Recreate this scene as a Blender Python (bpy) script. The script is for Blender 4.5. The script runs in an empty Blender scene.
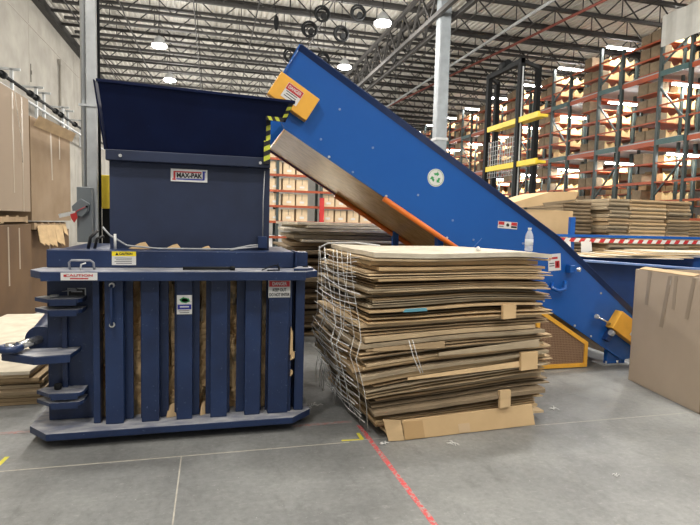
import bpy, bmesh, math, random
from mathutils import Vector, Matrix, noise
R = math.radians
S = bpy.context.scene
COL = S.collection

# ------------------------------------------------------------------ camera
cam_d = bpy.data.cameras.new('camera'); cam = bpy.data.objects.new('camera', cam_d); COL.objects.link(cam)
cam_d.sensor_fit = 'HORIZONTAL'; cam_d.sensor_width = 36.0; cam_d.lens = 526.0 / 700 * 36.0
cam_d.clip_start = 0.05; cam_d.clip_end = 200
def camera_axes():
    F = 526.0
    Y = Vector((212 - 350, 262.5 - 219, -F)).normalized()
    U = Vector((180, 7440, 526)); U = (U - Y * U.dot(Y)).normalized()
    X = Y.cross(U)
    return Matrix((X, Y, U))
M3 = camera_axes()
cam.matrix_world = Matrix.Translation((0, 0, 1.6)) @ M3.to_4x4()
S.camera = cam

# ------------------------------------------------------------------ world, exposure
S.view_settings.view_transform = 'Standard'; S.view_settings.look = 'None'
S.view_settings.gamma = 1; S.view_settings.use_curve_mapping = False
S.view_settings.exposure = 0.12
W = bpy.data.worlds.new('world'); S.world = W; W.use_nodes = True
W.node_tree.nodes['Background'].inputs[0].default_value = (0.97, 0.98, 1.0, 1)
W.node_tree.nodes['Background'].inputs[1].default_value = 0.34
LAMP_W = 300.0
LAMP_COL = (1.0, 0.955, 0.89)

# ------------------------------------------------------------------ materials
def mat(name, col, rough=0.6, metal=0.0, var=0.0, vscale=4.0, col2=None, bump=0.0, bscale=30.0,
        scratch=None, emis=None, stretch=(1, 1, 1), alpha=1.0, spec=0.5, coord='Object', sc_amt=0.64, trans=0.0):
    m = bpy.data.materials.new(name); m.use_nodes = True
    nt = m.node_tree; b = nt.nodes['Principled BSDF']
    b.inputs['Base Color'].default_value = (*col, 1); b.inputs['Roughness'].default_value = rough
    b.inputs['Metallic'].default_value = metal; b.inputs['Specular IOR Level'].default_value = spec
    b.inputs['Alpha'].default_value = alpha; b.inputs['Transmission Weight'].default_value = trans
    tc = nt.nodes.new('ShaderNodeTexCoord'); mp = nt.nodes.new('ShaderNodeMapping')
    mp.inputs['Scale'].default_value = stretch
    nt.links.new(tc.outputs[coord], mp.inputs[0])
    last = None
    if var > 0 or col2:
        n = nt.nodes.new('ShaderNodeTexNoise'); n.inputs['Scale'].default_value = vscale; n.inputs['Detail'].default_value = 6
        nt.links.new(mp.outputs[0], n.inputs['Vector'])
        r = nt.nodes.new('ShaderNodeValToRGB')
        c2 = col2 or tuple(c * (1 - var) for c in col)
        r.color_ramp.elements[0].position = 0.32; r.color_ramp.elements[1].position = 0.68
        r.color_ramp.elements[0].color = (*c2, 1); r.color_ramp.elements[1].color = (*col, 1)
        nt.links.new(n.outputs[0], r.inputs[0]); last = r.outputs[0]
    if scratch:
        n = nt.nodes.new('ShaderNodeTexNoise'); n.inputs['Scale'].default_value = 38; n.inputs['Detail'].default_value = 8
        n.inputs['Roughness'].default_value = 0.75
        nt.links.new(mp.outputs[0], n.inputs['Vector'])
        r = nt.nodes.new('ShaderNodeValToRGB'); r.color_ramp.elements[0].position = sc_amt; r.color_ramp.elements[1].position = sc_amt + 0.06
        r.color_ramp.elements[0].color = (0, 0, 0, 1)
        nt.links.new(n.outputs[0], r.inputs[0])
        mx = nt.nodes.new('ShaderNodeMix'); mx.data_type = 'RGBA'
        nt.links.new(r.outputs[0], mx.inputs[0])
        if last: nt.links.new(last, mx.inputs[6])
        else: mx.inputs[6].default_value = (*col, 1)
        mx.inputs[7].default_value = (*scratch, 1); last = mx.outputs[2]
    if last: nt.links.new(last, b.inputs['Base Color'])
    if bump > 0:
        n = nt.nodes.new('ShaderNodeTexNoise'); n.inputs['Scale'].default_value = bscale; n.inputs['Detail'].default_value = 4
        nt.links.new(mp.outputs[0], n.inputs['Vector'])
        bp = nt.nodes.new('ShaderNodeBump'); bp.inputs['Strength'].default_value = bump; bp.inputs['Distance'].default_value = 0.01
        nt.links.new(n.outputs[0], bp.inputs['Height']); nt.links.new(bp.outputs[0], b.inputs['Normal'])
    if emis:
        b.inputs['Emission Color'].default_value = (*emis[0], 1); b.inputs['Emission Strength'].default_value = emis[1]
    return m

def floor_mat():
    m = bpy.data.materials.new('polished_concrete'); m.use_nodes = True
    nt = m.node_tree; b = nt.nodes['Principled BSDF']
    tc = nt.nodes.new('ShaderNodeTexCoord')
    def nz(scale, det, rough=0.5, st=(1, 1, 1)):
        mp = nt.nodes.new('ShaderNodeMapping'); mp.inputs['Scale'].default_value = st
        nt.links.new(tc.outputs['Object'], mp.inputs[0])
        n = nt.nodes.new('ShaderNodeTexNoise'); n.inputs['Scale'].default_value = scale; n.inputs['Detail'].default_value = det
        n.inputs['Roughness'].default_value = rough
        nt.links.new(mp.outputs[0], n.inputs['Vector']); return n
    def ramp(src, p0, p1, c0, c1):
        r = nt.nodes.new('ShaderNodeValToRGB'); r.color_ramp.elements[0].position = p0; r.color_ramp.elements[1].position = p1
        r.color_ramp.elements[0].color = (*c0, 1); r.color_ramp.elements[1].color = (*c1, 1)
        nt.links.new(src, r.inputs[0]); return r
    def mix(f, a, bb, mode='MIX'):
        x = nt.nodes.new('ShaderNodeMix'); x.data_type = 'RGBA'; x.blend_type = mode
        if isinstance(f, float): x.inputs[0].default_value = f
        else: nt.links.new(f, x.inputs[0])
        for k, v in ((6, a), (7, bb)):
            if isinstance(v, tuple): x.inputs[k].default_value = (*v, 1)
            else: nt.links.new(v, x.inputs[k])
        return x.outputs[2]
    base = ramp(nz(0.9, 8, 0.6).outputs[0], 0.3, 0.7, (0.135, 0.138, 0.138), (0.275, 0.28, 0.272))
    fine = ramp(nz(26, 8, 0.7).outputs[0], 0.3, 0.7, (0.80, 0.80, 0.80), (1.15, 1.15, 1.14))
    c = mix(1.0, base.outputs[0], fine.outputs[0], 'MULTIPLY')
    sc = ramp(nz(9, 10, 0.8, (1, 3.5, 1)).outputs[0], 0.56, 0.70, (0, 0, 0), (0.5, 0.5, 0.5))
    c = mix(sc.outputs[0], c, (0.47, 0.46, 0.43))
    sc2 = ramp(nz(2.2, 10, 0.75, (3, 1, 1)).outputs[0], 0.54, 0.70, (0, 0, 0), (0.6, 0.6, 0.6))
    c = mix(sc2.outputs[0], c, (0.12, 0.12, 0.118))
    sc3 = ramp(nz(55, 4, 0.6).outputs[0], 0.66, 0.72, (0, 0, 0), (0.5, 0.5, 0.5)); c = mix(sc3.outputs[0], c, (0.55, 0.54, 0.52))
    nt.links.new(c, b.inputs['Base Color'])
    rr = ramp(nz(5, 6, 0.6).outputs[0], 0.3, 0.7, (0.34,) * 3, (0.6,) * 3)
    nt.links.new(rr.outputs[0], b.inputs['Roughness']); b.inputs['Specular IOR Level'].default_value = 0.4
    bp = nt.nodes.new('ShaderNodeBump'); bp.inputs['Strength'].default_value = 0.08
    nt.links.new(nz(60, 4).outputs[0], bp.inputs['Height']); nt.links.new(bp.outputs[0], b.inputs['Normal'])
    return m

M = {}
M['floor'] = floor_mat()
M['joint'] = mat('joint_filler', (0.50, 0.47, 0.40), 0.8, var=.3, vscale=20)
M['crack'] = mat('dark_joint', (0.07, 0.07, 0.068), 0.9)
M['wall'] = mat('painted_concrete', (0.40, 0.38, 0.335), 0.85, col2=(0.29, 0.275, 0.24), vscale=1.2, bump=.3, bscale=14)
M['wallfar'] = mat('far_wall_paint', (0.6, 0.58, 0.54), 0.85, var=.1)
M['deck'] = mat('roof_deck_paint', (0.74, 0.71, 0.65), 0.6, var=.10, vscale=.6)
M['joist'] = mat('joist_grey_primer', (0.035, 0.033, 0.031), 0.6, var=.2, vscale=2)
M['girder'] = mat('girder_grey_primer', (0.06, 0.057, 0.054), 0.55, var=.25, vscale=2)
M['galv'] = mat('galvanised_grey', (0.55, 0.57, 0.58), 0.45, metal=.2, var=.25, vscale=6)
M['colgrey'] = mat('column_grey_paint', (0.27, 0.30, 0.32), 0.5, var=.2, vscale=5, scratch=(.5, .5, .5), sc_amt=.68)
M['boxgrey'] = mat('enclosure_grey_paint', (0.20, 0.225, 0.24), 0.45, var=.1)
M['navy'] = mat('navy_machine_paint', (0.012, 0.031, 0.098), 0.40, col2=(0.007, 0.018, 0.060), vscale=3, scratch=(.14, .18, .27), sc_amt=.62, bump=.08, bscale=8)
M['navydark'] = mat('dark_navy_hopper_paint', (0.003, 0.009, 0.045), 0.6, col2=(0.002, 0.005, 0.028), vscale=3, scratch=(.05, .08, .20), sc_amt=.66, bump=.05, bscale=6, spec=.15)
M['navyflat'] = mat('weathered_navy_paint', (0.018, 0.030, 0.075), 0.5, col2=(0.009, 0.016, 0.042), vscale=2.2, scratch=(.10, .13, .2), sc_amt=.69, bump=.05)
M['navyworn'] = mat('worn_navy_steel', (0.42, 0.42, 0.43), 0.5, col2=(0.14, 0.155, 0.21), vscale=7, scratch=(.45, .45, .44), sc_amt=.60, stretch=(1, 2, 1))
M['blue'] = mat('royal_blue_paint', (0.012, 0.098, 0.38), 0.22, col2=(0.010, 0.090, 0.37), vscale=1.8, bump=.05, bscale=3, scratch=(.10, .2, .45), sc_amt=.71)
M['bluedark'] = mat('deep_blue_paint', (0.008, 0.040, 0.16), 0.45, var=.2)
M['bluerim'] = mat('scuffed_blue_rim', (0.12, 0.22, 0.50), 0.4, col2=(.22, .30, .48), vscale=5, scratch=(.4, .45, .55), sc_amt=.62)
M['yellow'] = mat('safety_yellow_paint', (0.86, 0.44, 0.05), 0.45, var=.12, vscale=8)
M['yellowl'] = mat('bright_yellow_paint', (0.75, 0.55, 0.03), 0.5, var=.1)
M['orange'] = mat('orange_paint', (0.80, 0.19, 0.02), 0.4, var=.1)
M['rackorange'] = mat('rack_orange', (0.42, 0.085, 0.03), 0.5, var=.2, vscale=3)
M['rackgreen'] = mat('rack_green_grey', (0.05, 0.072, 0.072), 0.5, var=.2, vscale=3)
M['rackteal'] = mat('rack_teal', (0.055, 0.12, 0.12), 0.5, var=.2)
M['black'] = mat('black_paint', (0.010, 0.011, 0.012), 0.7, spec=.2)
M['red'] = mat('red_paint', (0.55, 0.03, 0.03), 0.5)
M['pan'] = mat('brown_pan_steel', (0.72, 0.44, 0.18), 0.24, col2=(0.50, 0.29, 0.11), vscale=3, stretch=(1, 6, 6), bump=.05, bscale=10, scratch=(.45, .33, .2), sc_amt=.70)
CB = [(0.47, 0.34, 0.20), (0.36, 0.26, 0.15), (0.58, 0.44, 0.27), (0.27, 0.205, 0.13), (0.38, 0.305, 0.205), (0.60, 0.43, 0.24)]
for i, c in enumerate(CB):
    M['card%d' % i] = mat('cardboard_%s' % 'abcdef'[i], c, 0.85, spec=.2, col2=tuple(x * .78 for x in c), vscale=3.5, bump=.15, bscale=18, stretch=(1, 1, 3))
M['cardbright'] = mat('bright_cardboard', (0.62, 0.44, 0.24), 0.8, spec=.25, col2=(0.52, 0.36, 0.19), vscale=3, bump=.1)
M['gaylord'] = mat('greyish_kraft', (0.32, 0.25, 0.185), 0.8, spec=.25, col2=(0.31, 0.245, 0.18), vscale=1.8, bump=.12, bscale=12)
M['gaylordr'] = mat('tan_kraft', (0.50, 0.405, 0.31), 0.8, spec=.25, col2=(0.44, 0.355, 0.27), vscale=1.8, bump=.1, bscale=12)
M['gaylord2'] = mat('brown_kraft', (0.30, 0.22, 0.145), 0.8, spec=.25, col2=(0.235, 0.165, 0.10), vscale=2, bump=.15, bscale=10)
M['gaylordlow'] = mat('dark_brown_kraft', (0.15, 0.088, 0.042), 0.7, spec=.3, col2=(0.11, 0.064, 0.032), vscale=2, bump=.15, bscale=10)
M['packtape'] = mat('packing_tape', (0.36, 0.29, 0.21), 0.3, var=.1)
M['cleartape'] = mat('pale_packing_tape', (0.52, 0.47, 0.40), 0.25, var=.3, vscale=20)
M['palesheet'] = mat('pale_board', (0.66, 0.60, 0.48), 0.85, spec=.2, col2=(0.52, 0.46, 0.36), vscale=7, bump=.2, bscale=25)
M['bin'] = mat('cream_carton', (0.90, 0.66, 0.34), 0.8, spec=.2, var=.2, vscale=5)
M['white'] = mat('white_sticker', (0.70, 0.70, 0.68), 0.5)
M['whitesheet'] = mat('white_sheeting', (0.62, 0.62, 0.58), 0.7, var=.1)
M['inkred'] = mat('red_ink', (0.50, 0.025, 0.03), 0.5)
M['inkblue'] = mat('blue_ink', (0.02, 0.03, 0.30), 0.5)
M['inkblack'] = mat('black_ink', (0.012, 0.012, 0.012), 0.5)
M['inkgreen'] = mat('green_ink', (0.04, 0.30, 0.10), 0.5)
M['inkyellow'] = mat('yellow_ink', (0.85, 0.68, 0.02), 0.5)
M['hazyellow'] = mat('hazard_yellow', (0.62, 0.66, 0.06), 0.45, var=.2, vscale=15)
M['hazblack'] = mat('hazard_black', (0.012, 0.012, 0.012), 0.45)
M['chrome'] = mat('bright_steel', (0.62, 0.62, 0.60), 0.25, metal=.9)
M['bolt'] = mat('zinc_bolt', (0.7, 0.7, 0.68), 0.35, metal=.6)
M['film'] = mat('stretch_film', (0.9, 0.9, 0.88), 0.15, alpha=.75, spec=1.0)
M['filmsheet'] = mat('stretch_film_sheet', (0.8, 0.8, 0.8), 0.12, alpha=.10, spec=1.0)
M['cable'] = mat('grey_cable', (0.35, 0.36, 0.37), 0.4)
M['rubber'] = mat('black_rubber', (0.02, 0.02, 0.02), 0.5)
M['redtape'] = mat('worn_red_floor_tape', (0.62, 0.07, 0.075), 0.6, col2=(0.50, 0.09, 0.09), vscale=20, scratch=(.34, .32, .30), sc_amt=.50)
M['fadedtape'] = mat('faded_red_floor_tape', (0.34, 0.15, 0.14), 0.6, col2=(0.26, 0.2, 0.19), vscale=14, scratch=(.25, .24, .23), sc_amt=.48)
M['yeltape'] = mat('worn_yellow_floor_tape', (0.66, 0.60, 0.05), 0.6, scratch=(.36, .34, .30), sc_amt=.62)
M['mesh'] = mat('brown_mesh_backing', (0.22, 0.13, 0.075), 0.7)
M['bottle'] = mat('clear_plastic', (0.85, 0.88, 0.9), 0.08, alpha=.35, spec=1.0)
M['water'] = mat('bottle_label', (0.75, 0.78, 0.8), 0.4, alpha=.6)
M['lampglow'] = mat('lamp_lens', (1, 1, 1), 0.5, emis=((1, .98, .95), 30))
M['stripglow'] = mat('strip_lens', (1, 1, 1), 0.5, emis=((1, .98, .95), 45))
M['flatcyan'] = mat('blue_tape', (0.10, 0.30, 0.38), 0.4)

# ------------------------------------------------------------------ mesh helpers
class MB:
    def __init__(s): s.bm = bmesh.new()
    def v(s, p): return s.bm.verts.new(p)
    def box(s, x0, x1, y0, y1, z0, z1, mtx=None, mi=0):
        ps = [(x, y, z) for x in (x0, x1) for y in (y0, y1) for z in (z0, z1)]
        vs = [s.v(mtx @ Vector(p) if mtx else p) for p in ps]
        for f in ((0, 1, 3, 2), (4, 6, 7, 5), (0, 4, 5, 1), (2, 3, 7, 6), (0, 2, 6, 4), (1, 5, 7, 3)):
            fc = s.bm.faces.new([vs[i] for i in f]); fc.material_index = mi
        return s
    def prism(s, pts, vec, mi=0, mtx=None):   # polygon extruded by vec
        pts = [Vector(p) for p in pts]; vec = Vector(vec)
        if mtx: pts = [mtx @ p for p in pts]; vec = mtx.to_3x3() @ vec
        a = [s.v(p) for p in pts]; b = [s.v(p + vec) for p in pts]
        n = len(pts)
        f = [s.bm.faces.new(a), s.bm.faces.new(b[::-1])]
        for i in range(n):
            f.append(s.bm.faces.new((a[i], b[i], b[(i + 1) % n], a[(i + 1) % n])))
        for x in f: x.material_index = mi
        return s
    def cyl(s, p0, p1, r, n=12, r2=None, mi=0, caps=True):
        p0 = Vector(p0); p1 = Vector(p1); d = (p1 - p0).normalized()
        r2 = r if r2 is None else r2
        u = d.orthogonal().normalized(); w = d.cross(u)
        a = []; b = []
        for i in range(n):
            t = 2 * math.pi * i / n; o = u * math.cos(t) + w * math.sin(t)
            a.append(s.v(p0 + o * r)); b.append(s.v(p1 + o * r2))
        for i in range(n):
            f = s.bm.faces.new((a[i], a[(i + 1) % n], b[(i + 1) % n], b[i])); f.smooth = n > 6; f.material_index = mi
        if caps:
            s.bm.faces.new(a[::-1]).material_index = mi; s.bm.faces.new(b).material_index = mi
        return s
    def bar(s, p0, p1, w, h=None):
        p0 = Vector(p0); p1 = Vector(p1); h = h or w
        d = (p1 - p0).normalized(); up = Vector((0, 0, 1))
        if abs(d.z) > .95: up = Vector((0, 1, 0))
        u = d.cross(up).normalized(); q = u.cross(d)
        a = []; b = []
        for sx, sy in ((-1, -1), (1, -1), (1, 1), (-1, 1)):
            o = u * sx * w / 2 + q * sy * h / 2; a.append(s.v(p0 + o)); b.append(s.v(p1 + o))
        for i in range(4): s.bm.faces.new((a[i], a[(i + 1) % 4], b[(i + 1) % 4], b[i]))
        s.bm.faces.new(a[::-1]); s.bm.faces.new(b); return s
    def tube(s, pts, r, n=8, closed=False):
        pts = [Vector(p) for p in pts]; m = len(pts); rings = []
        prev = None
        for i, p in enumerate(pts):
            if closed: d = pts[(i + 1) % m] - pts[i - 1]
            else: d = pts[min(i + 1, m - 1)] - pts[max(i - 1, 0)]
            d.normalize()
            if prev is None: u = d.orthogonal().normalized()
            else:
                u = prev - d * prev.dot(d)
                u = u.normalized() if u.length > 1e-6 else d.orthogonal().normalized()
            prev = u; w = d.cross(u)
            rings.append([s.v(p + (u * math.cos(2 * math.pi * k / n) + w * math.sin(2 * math.pi * k / n)) * r) for k in range(n)])
        for i in range(m if closed else m - 1):
            A = rings[i]; B = rings[(i + 1) % m]
            for k in range(n):
                f = s.bm.faces.new((A[k], A[(k + 1) % n], B[(k + 1) % n], B[k])); f.smooth = True
        if not closed: s.bm.faces.new(rings[0][::-1]); s.bm.faces.new(rings[-1])
        return s
    def ring(s, c, r, t, axis='z', n=20, rn=8):
        c = Vector(c); pts = []
        for i in range(n):
            a = 2 * math.pi * i / n; x = math.cos(a) * r; y = math.sin(a) * r
            pts.append(c + Vector({'z': (x, y, 0), 'y': (x, 0, y), 'x': (0, x, y)}[axis]))
        return s.tube(pts, t, rn, True)
    def lathe(s, c, prof, n=16):
        c = Vector(c); rings = []
        for r, z in prof:
            rings.append([s.v(c + Vector((r * math.cos(2 * math.pi * k / n), r * math.sin(2 * math.pi * k / n), z))) for k in range(n)])
        for A, B in zip(rings, rings[1:]):
            for k in range(n):
                f = s.bm.faces.new((A[k], A[(k + 1) % n], B[(k + 1) % n], B[k])); f.smooth = True
        s.bm.faces.new(rings[0][::-1]); s.bm.faces.new(rings[-1]); return s
    def build(s, name, mats, parent=None, bevel=0, link=True):
        bmesh.ops.recalc_face_normals(s.bm, faces=s.bm.faces)
        me = bpy.data.meshes.new(name); s.bm.to_mesh(me); s.bm.free()
        for m_ in (mats if isinstance(mats, (list, tuple)) else [mats]): me.materials.append(M[m_] if isinstance(m_, str) else m_)
        o = bpy.data.objects.new(name, me)
        COL.objects.link(o)
        if parent:
            o.parent = parent
            o.matrix_parent_inverse = Matrix.Identity(4)
            o.location = -parent.location if False else (0, 0, 0)
        if bevel:
            b = o.modifiers.new('bevel', 'BEVEL'); b.width = bevel; b.segments = 2; b.limit_method = 'ANGLE'; b.angle_limit = R(40)
            b.harden_normals = False
        return o
CHILDREN = {}
def shift(o, v):
    """move the mesh data so the object's parent-local frame is right"""
    o.data.transform(Matrix.Translation(v))
def tag(o, label, cat=None, group=None, kind=None):
    o['label'] = label
    if cat: o['category'] = cat
    if group: o['group'] = group
    if kind: o['kind'] = kind
    return o
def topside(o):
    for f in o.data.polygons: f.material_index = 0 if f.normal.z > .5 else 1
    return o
class Thing:
    """Empty at the thing's base; parts are given in world space and shifted into its frame"""
    def __init__(s, name, loc, label, cat, group=None):
        s.o = bpy.data.objects.new(name, None); COL.objects.link(s.o); s.o.location = loc
        s.o.empty_display_size = .1
        s.loc = Vector(loc); s.parts = []
        tag(s.o, label, cat, group)
    def add(s, mb, name, mats, bevel=0, parent=None, label=None):
        o = mb.build(name, mats, parent or s.o, bevel)
        shift(o, -s.loc)
        if label: o['label'] = label
        s.parts.append(o); return o
def struct(mb, name, mats, label=None):
    o = mb.build(name, mats); o['kind'] = 'structure'
    if label: o['label'] = label
    return o
def simple(mb, name, mats, base, label, cat, group=None, kind=None, bevel=0):
    """a thing that is one mesh, origin at base"""
    o = mb.build(name, mats, None, bevel); shift(o, -Vector(base)); o.location = base
    return tag(o, label, cat, group, kind)
def copy_thing(src, loc, rz=None, label=None, group=None, scale=None):
    c = src.copy(); COL.objects.link(c); c.location = loc
    if rz is not None: c.rotation_euler = (0, 0, rz)
    if scale: c.scale = scale
    if label: c['label'] = label
    if group: c['group'] = group
    for ch in src.children:
        d = ch.copy(); COL.objects.link(d); d.parent = c
        for g in ch.children:
            e = g.copy(); COL.objects.link(e); e.parent = d
    return c
def text_mesh(txt, size, bold=0.0, sx=1.0):
    cu = bpy.data.curves.new('lettering', 'FONT'); cu.body = txt; cu.size = size; cu.align_x = 'CENTER'; cu.align_y = 'CENTER'
    cu.offset = bold; cu.extrude = 0.0006
    o = bpy.data.objects.new('tmp', cu); COL.objects.link(o)
    me = bpy.data.meshes.new_from_object(o.evaluated_get(bpy.context.evaluated_depsgraph_get()))
    bpy.data.objects.remove(o); me.transform(Matrix.Diagonal((sx, 1, 1, 1)))
    return me
def sticker(th, parent, c, w, h, parts, name='sticker', back='white', tilt=0, label=None, yoff=0.0):
    """a flat label facing the -Y side; parts = list of (kind, x, z, w, h, mat[, text]) in unit coordinates"""
    Mt = Matrix.Translation(c) @ Matrix.Rotation(-tilt, 4, 'Y')
    mb = MB(); mb.box(-w / 2, w / 2, -.0015, 0, -h / 2, h / 2, Mt)
    st = th.add(mb, name, back, parent=parent, label=label)
    sub = {}
    for k, p in enumerate(parts):
        kind, x, z, pw, ph, mt = p[:6]
        if kind == 'bar':
            sub.setdefault(mt, MB()).box((x - pw / 2) * w, (x + pw / 2) * w, -.0022 - .0004 * (k % 2), -.0014, (z - ph / 2) * h, (z + ph / 2) * h, Mt)
        elif kind == 'poly':
            sub.setdefault(mt, MB()).prism([(a * w, -.0024, b * h) for a, b in p[6]], (0, .0008, 0), 0, Mt)
        elif kind == 'text':
            me = text_mesh(p[6], ph * h, .0006 if len(p) < 8 else p[7])
            xs = [v.co.x for v in me.vertices]; zs = max(xs) - min(xs)
            sc = pw * w / zs
            me.transform(Matrix.Translation(c) @ Matrix.Rotation(-tilt, 4, 'Y') @ Matrix.Translation((x * w, -.0036, z * h)) @ Matrix.Rotation(R(90), 4, 'X') @ Matrix.Diagonal((sc, 1, 1, 1)))
            me.transform(Matrix.Translation(-th.loc)); me.materials.append(M[mt])
            o = bpy.data.objects.new('lettering', me); COL.objects.link(o); o.parent = th.o if parent is None and False else (parent or th.o)
    for mt, mb in sub.items():
        th.add(mb, 'print', mt, parent=parent)
    return st

# ------------------------------------------------------------------ large structure
XL, XR, Y0, Y1, H = -6.0, 24.0, -9.0, 62.0, 9.2
struct(MB().box(XL, XR, Y0, Y1, -.2, 0), 'floor', 'floor', 'grey scuffed concrete warehouse floor')
struct(MB().box(XL - .25, XL, Y0, Y1, 0, H + .3), 'wall_left', 'wall', 'tall cream concrete wall on the left')
struct(MB().box(XL, XR, Y1, Y1 + .2, 0, H + .3), 'wall_back', 'wallfar', 'distant pale end wall of the warehouse')
struct(MB().box(XR, XR + .2, Y0, Y1, 0, H + .3), 'wall_right', 'wallfar')
mb = MB(); x = XL; p = .20
prof = []
while x < XR:
    prof += [(x, H), (x + p * .35, H), (x + p * .5, H + .05), (x + p * .85, H + .05)]; x += p
va = [mb.v((a, Y0, z)) for a, z in prof]; vb = [mb.v((a, Y1, z)) for a, z in prof]
for i in range(len(prof) - 1): mb.bm.faces.new((va[i], va[i + 1], vb[i + 1], vb[i]))
struct(mb, 'ceiling', 'deck', 'pale corrugated steel roof deck')
# wall panel joints
mb = MB()
for y in (8.6, 14.5, 17.2, 20.4, 26.4, 32.4, 38.4, 44): mb.box(XL - .01, XL + .006, y, y + .03, 0, H)
mb.box(XL, XL + .012, Y0, Y1, 7.95, 7.99)
struct(mb, 'trim_1', mat('panel_joint_grey', (.38, .35, .31), .9))
mb = MB(); mb.box(XL, XL + .22, Y0, Y1, H - .32, H); struct(mb, 'trim_3', 'joist', 'dark band where roof meets the left wall')  # dark band along the top of the left wall
# floor joints
mb = MB(); mb.box(XL, .98, 3.598, 3.608, .0, .0012); mb.box(1.0, 6, 3.62, 3.625, .0, .0008)
mb.box(-.195, -.187, Y0, 3.6, 0, .0012); struct(mb, 'trim_2', 'joint', 'pale filled joint lines in the concrete floor')

# ------------------------------------------------------------------ roof steel
JB = 8.45
mb = MB()
for z in (H - .06, JB):
    xa_ = XL + .05 if z > 9 else XL + 1.0
    mb.box(xa_, XR - .1, -.06, -.005, z - .04, z + .045); mb.box(xa_, XR - .1, .005, .06, z - .04, z + .045)
n = int((XR - XL) / .75)
for i in range(n):
    a = XL + .2 + i * .75; up = i % 2 == 0
    if i == 0: continue
    mb.bar((a, 0, JB if up else H - .06), (a + .75, 0, H - .06 if up else JB), .034)
    if up: mb.bar((a + .75, 0, H - .06), (a + .75, 0, JB), .026)
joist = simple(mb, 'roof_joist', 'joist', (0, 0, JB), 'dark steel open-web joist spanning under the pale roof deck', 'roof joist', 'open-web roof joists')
joist.location = (0, 15, JB)
k = -4; js = [joist]
while 15 + 1.45 * k < 61:
    if k: js.append(copy_thing(joist, (0, 15 + 1.45 * k, JB)))
    k += 1
# bridging angles along Y
br = None
for i, x in enumerate((-4.6, -2.9, -.6, 1.4, 3.6, 8.2, 10.4, 12.8, 15.2, 18)):
    mb = MB(); mb.bar((x, 8.5, JB - .04), (x, 61, JB - .04), .035)
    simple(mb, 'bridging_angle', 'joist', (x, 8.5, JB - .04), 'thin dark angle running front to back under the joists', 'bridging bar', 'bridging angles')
# girder
def girder(x, label):
    th = Thing('roof_girder', (x, 9, 7.25), label, 'girder')
    mb = MB()
    for s in (-1, 1): mb.box(x + s * .25 - .055, x + s * .25 + .055, 9, 61, 7.25, 7.37)
    th.add(mb, 'bottom_chord', 'girder')
    mb = MB()
    for s in (-1, 1): mb.box(x + s * .25 - .055, x + s * .25 + .055, 9, 61, 8.27, 8.38)
    th.add(mb, 'top_chord', 'girder')
    mb = MB(); y = 9.3; i = 0
    while y < 60:
        for sx in (-.22, .22):
            mb.bar((x + sx, y, 7.37 if i % 2 else 8.27), (x + sx, y + .72, 8.27 if i % 2 else 7.37), .05)
        y += .72; i += 1
        if i % 2: mb.bar((x + .22, y, 7.37), (x + .22, y, 8.27), .04)
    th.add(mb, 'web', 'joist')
girder(6.17, 'heavy grey double-angle roof girder landing on the tall grey column')
# column
CX, CY = 6.17, 13.9
th = Thing('building_column', (CX, CY, 0), 'tall light grey square steel column behind the blue conveyor', 'column')
th.add(MB().box(CX - .165, CX + .165, CY - .165, CY + .165, .03, H + .01), 'shaft', 'colgrey', bevel=.04)
th.add(MB().box(CX - .35, CX + .35, CY - .35, CY + .35, 0, .03), 'base_plate', 'galv')
th.add(MB().box(CX - .18, CX + .18, CY - .18, CY + .18, 3.95, 4.02), 'band', 'galv')
# fire sprinkler main
mb = MB(); mb.cyl((7.0, 60, 8.25), (11.2, 11.5, 8.25), .045); simple(mb, 'sprinkler_pipe', mat('sprinkler_red_brown', (.25, .07, .05), .5), (7, 60, 8.25), 'thin red-brown sprinkler pipe running diagonally under the roof right of the column', 'pipe')
mb = MB(); mb.cyl((9.4, 61, 8.1), (9.4, 9, 8.1), .05); simple(mb, 'sprinkler_pipe', 'galv', (9.4, 61, 8.1), 'straight grey sprinkler pipe under the roof between column and racks', 'pipe')

# high bay lamps (visible ones and their fellows out of frame)
lamp0 = None
def lamp(x, y, z, label, power=LAMP_W):
    global lamp0
    if lamp0 is None:
        th = Thing('high_bay_lamp', (x, y, z), label, 'ceiling lamp', 'high bay lamps')
        th.add(MB().lathe((x, y, z), [(.04, .30), (.06, .28), (.16, .18), (.19, .06), (.25, .0)][::-1], 20), 'housing', 'galv')
        th.add(MB().lathe((x, y, z), [(.15, -.09), (.24, -.06), (.24, -.004)], 20), 'lens', 'lampglow')
        th.add(MB().cyl((x, y, z + .30), (x, y, H + .01), .012, 6), 'hanger', 'black')
        lamp0 = th.o; o = th.o
    else: o = copy_thing(lamp0, (x, y, z), label=label)
    ld = bpy.data.lights.new('lamp', 'POINT'); ld.energy = power * .40; ld.color = LAMP_COL; ld.shadow_soft_size = .22
    lo = bpy.data.objects.new('lamp_light', ld); COL.objects.link(lo); lo.parent = o; lo.location = (0, 0, -.30)
    ld = bpy.data.lights.new('lamp', 'SPOT'); ld.energy = power; ld.color = LAMP_COL; ld.shadow_soft_size = .2; ld.spot_size = R(150); ld.spot_blend = .8
    lo = bpy.data.objects.new('lamp_beam', ld); COL.objects.link(lo); lo.parent = o; lo.location = (0, 0, -.12)
    return o
shared = 'round bright high bay lamp hanging from the roof outside the picture'
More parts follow.
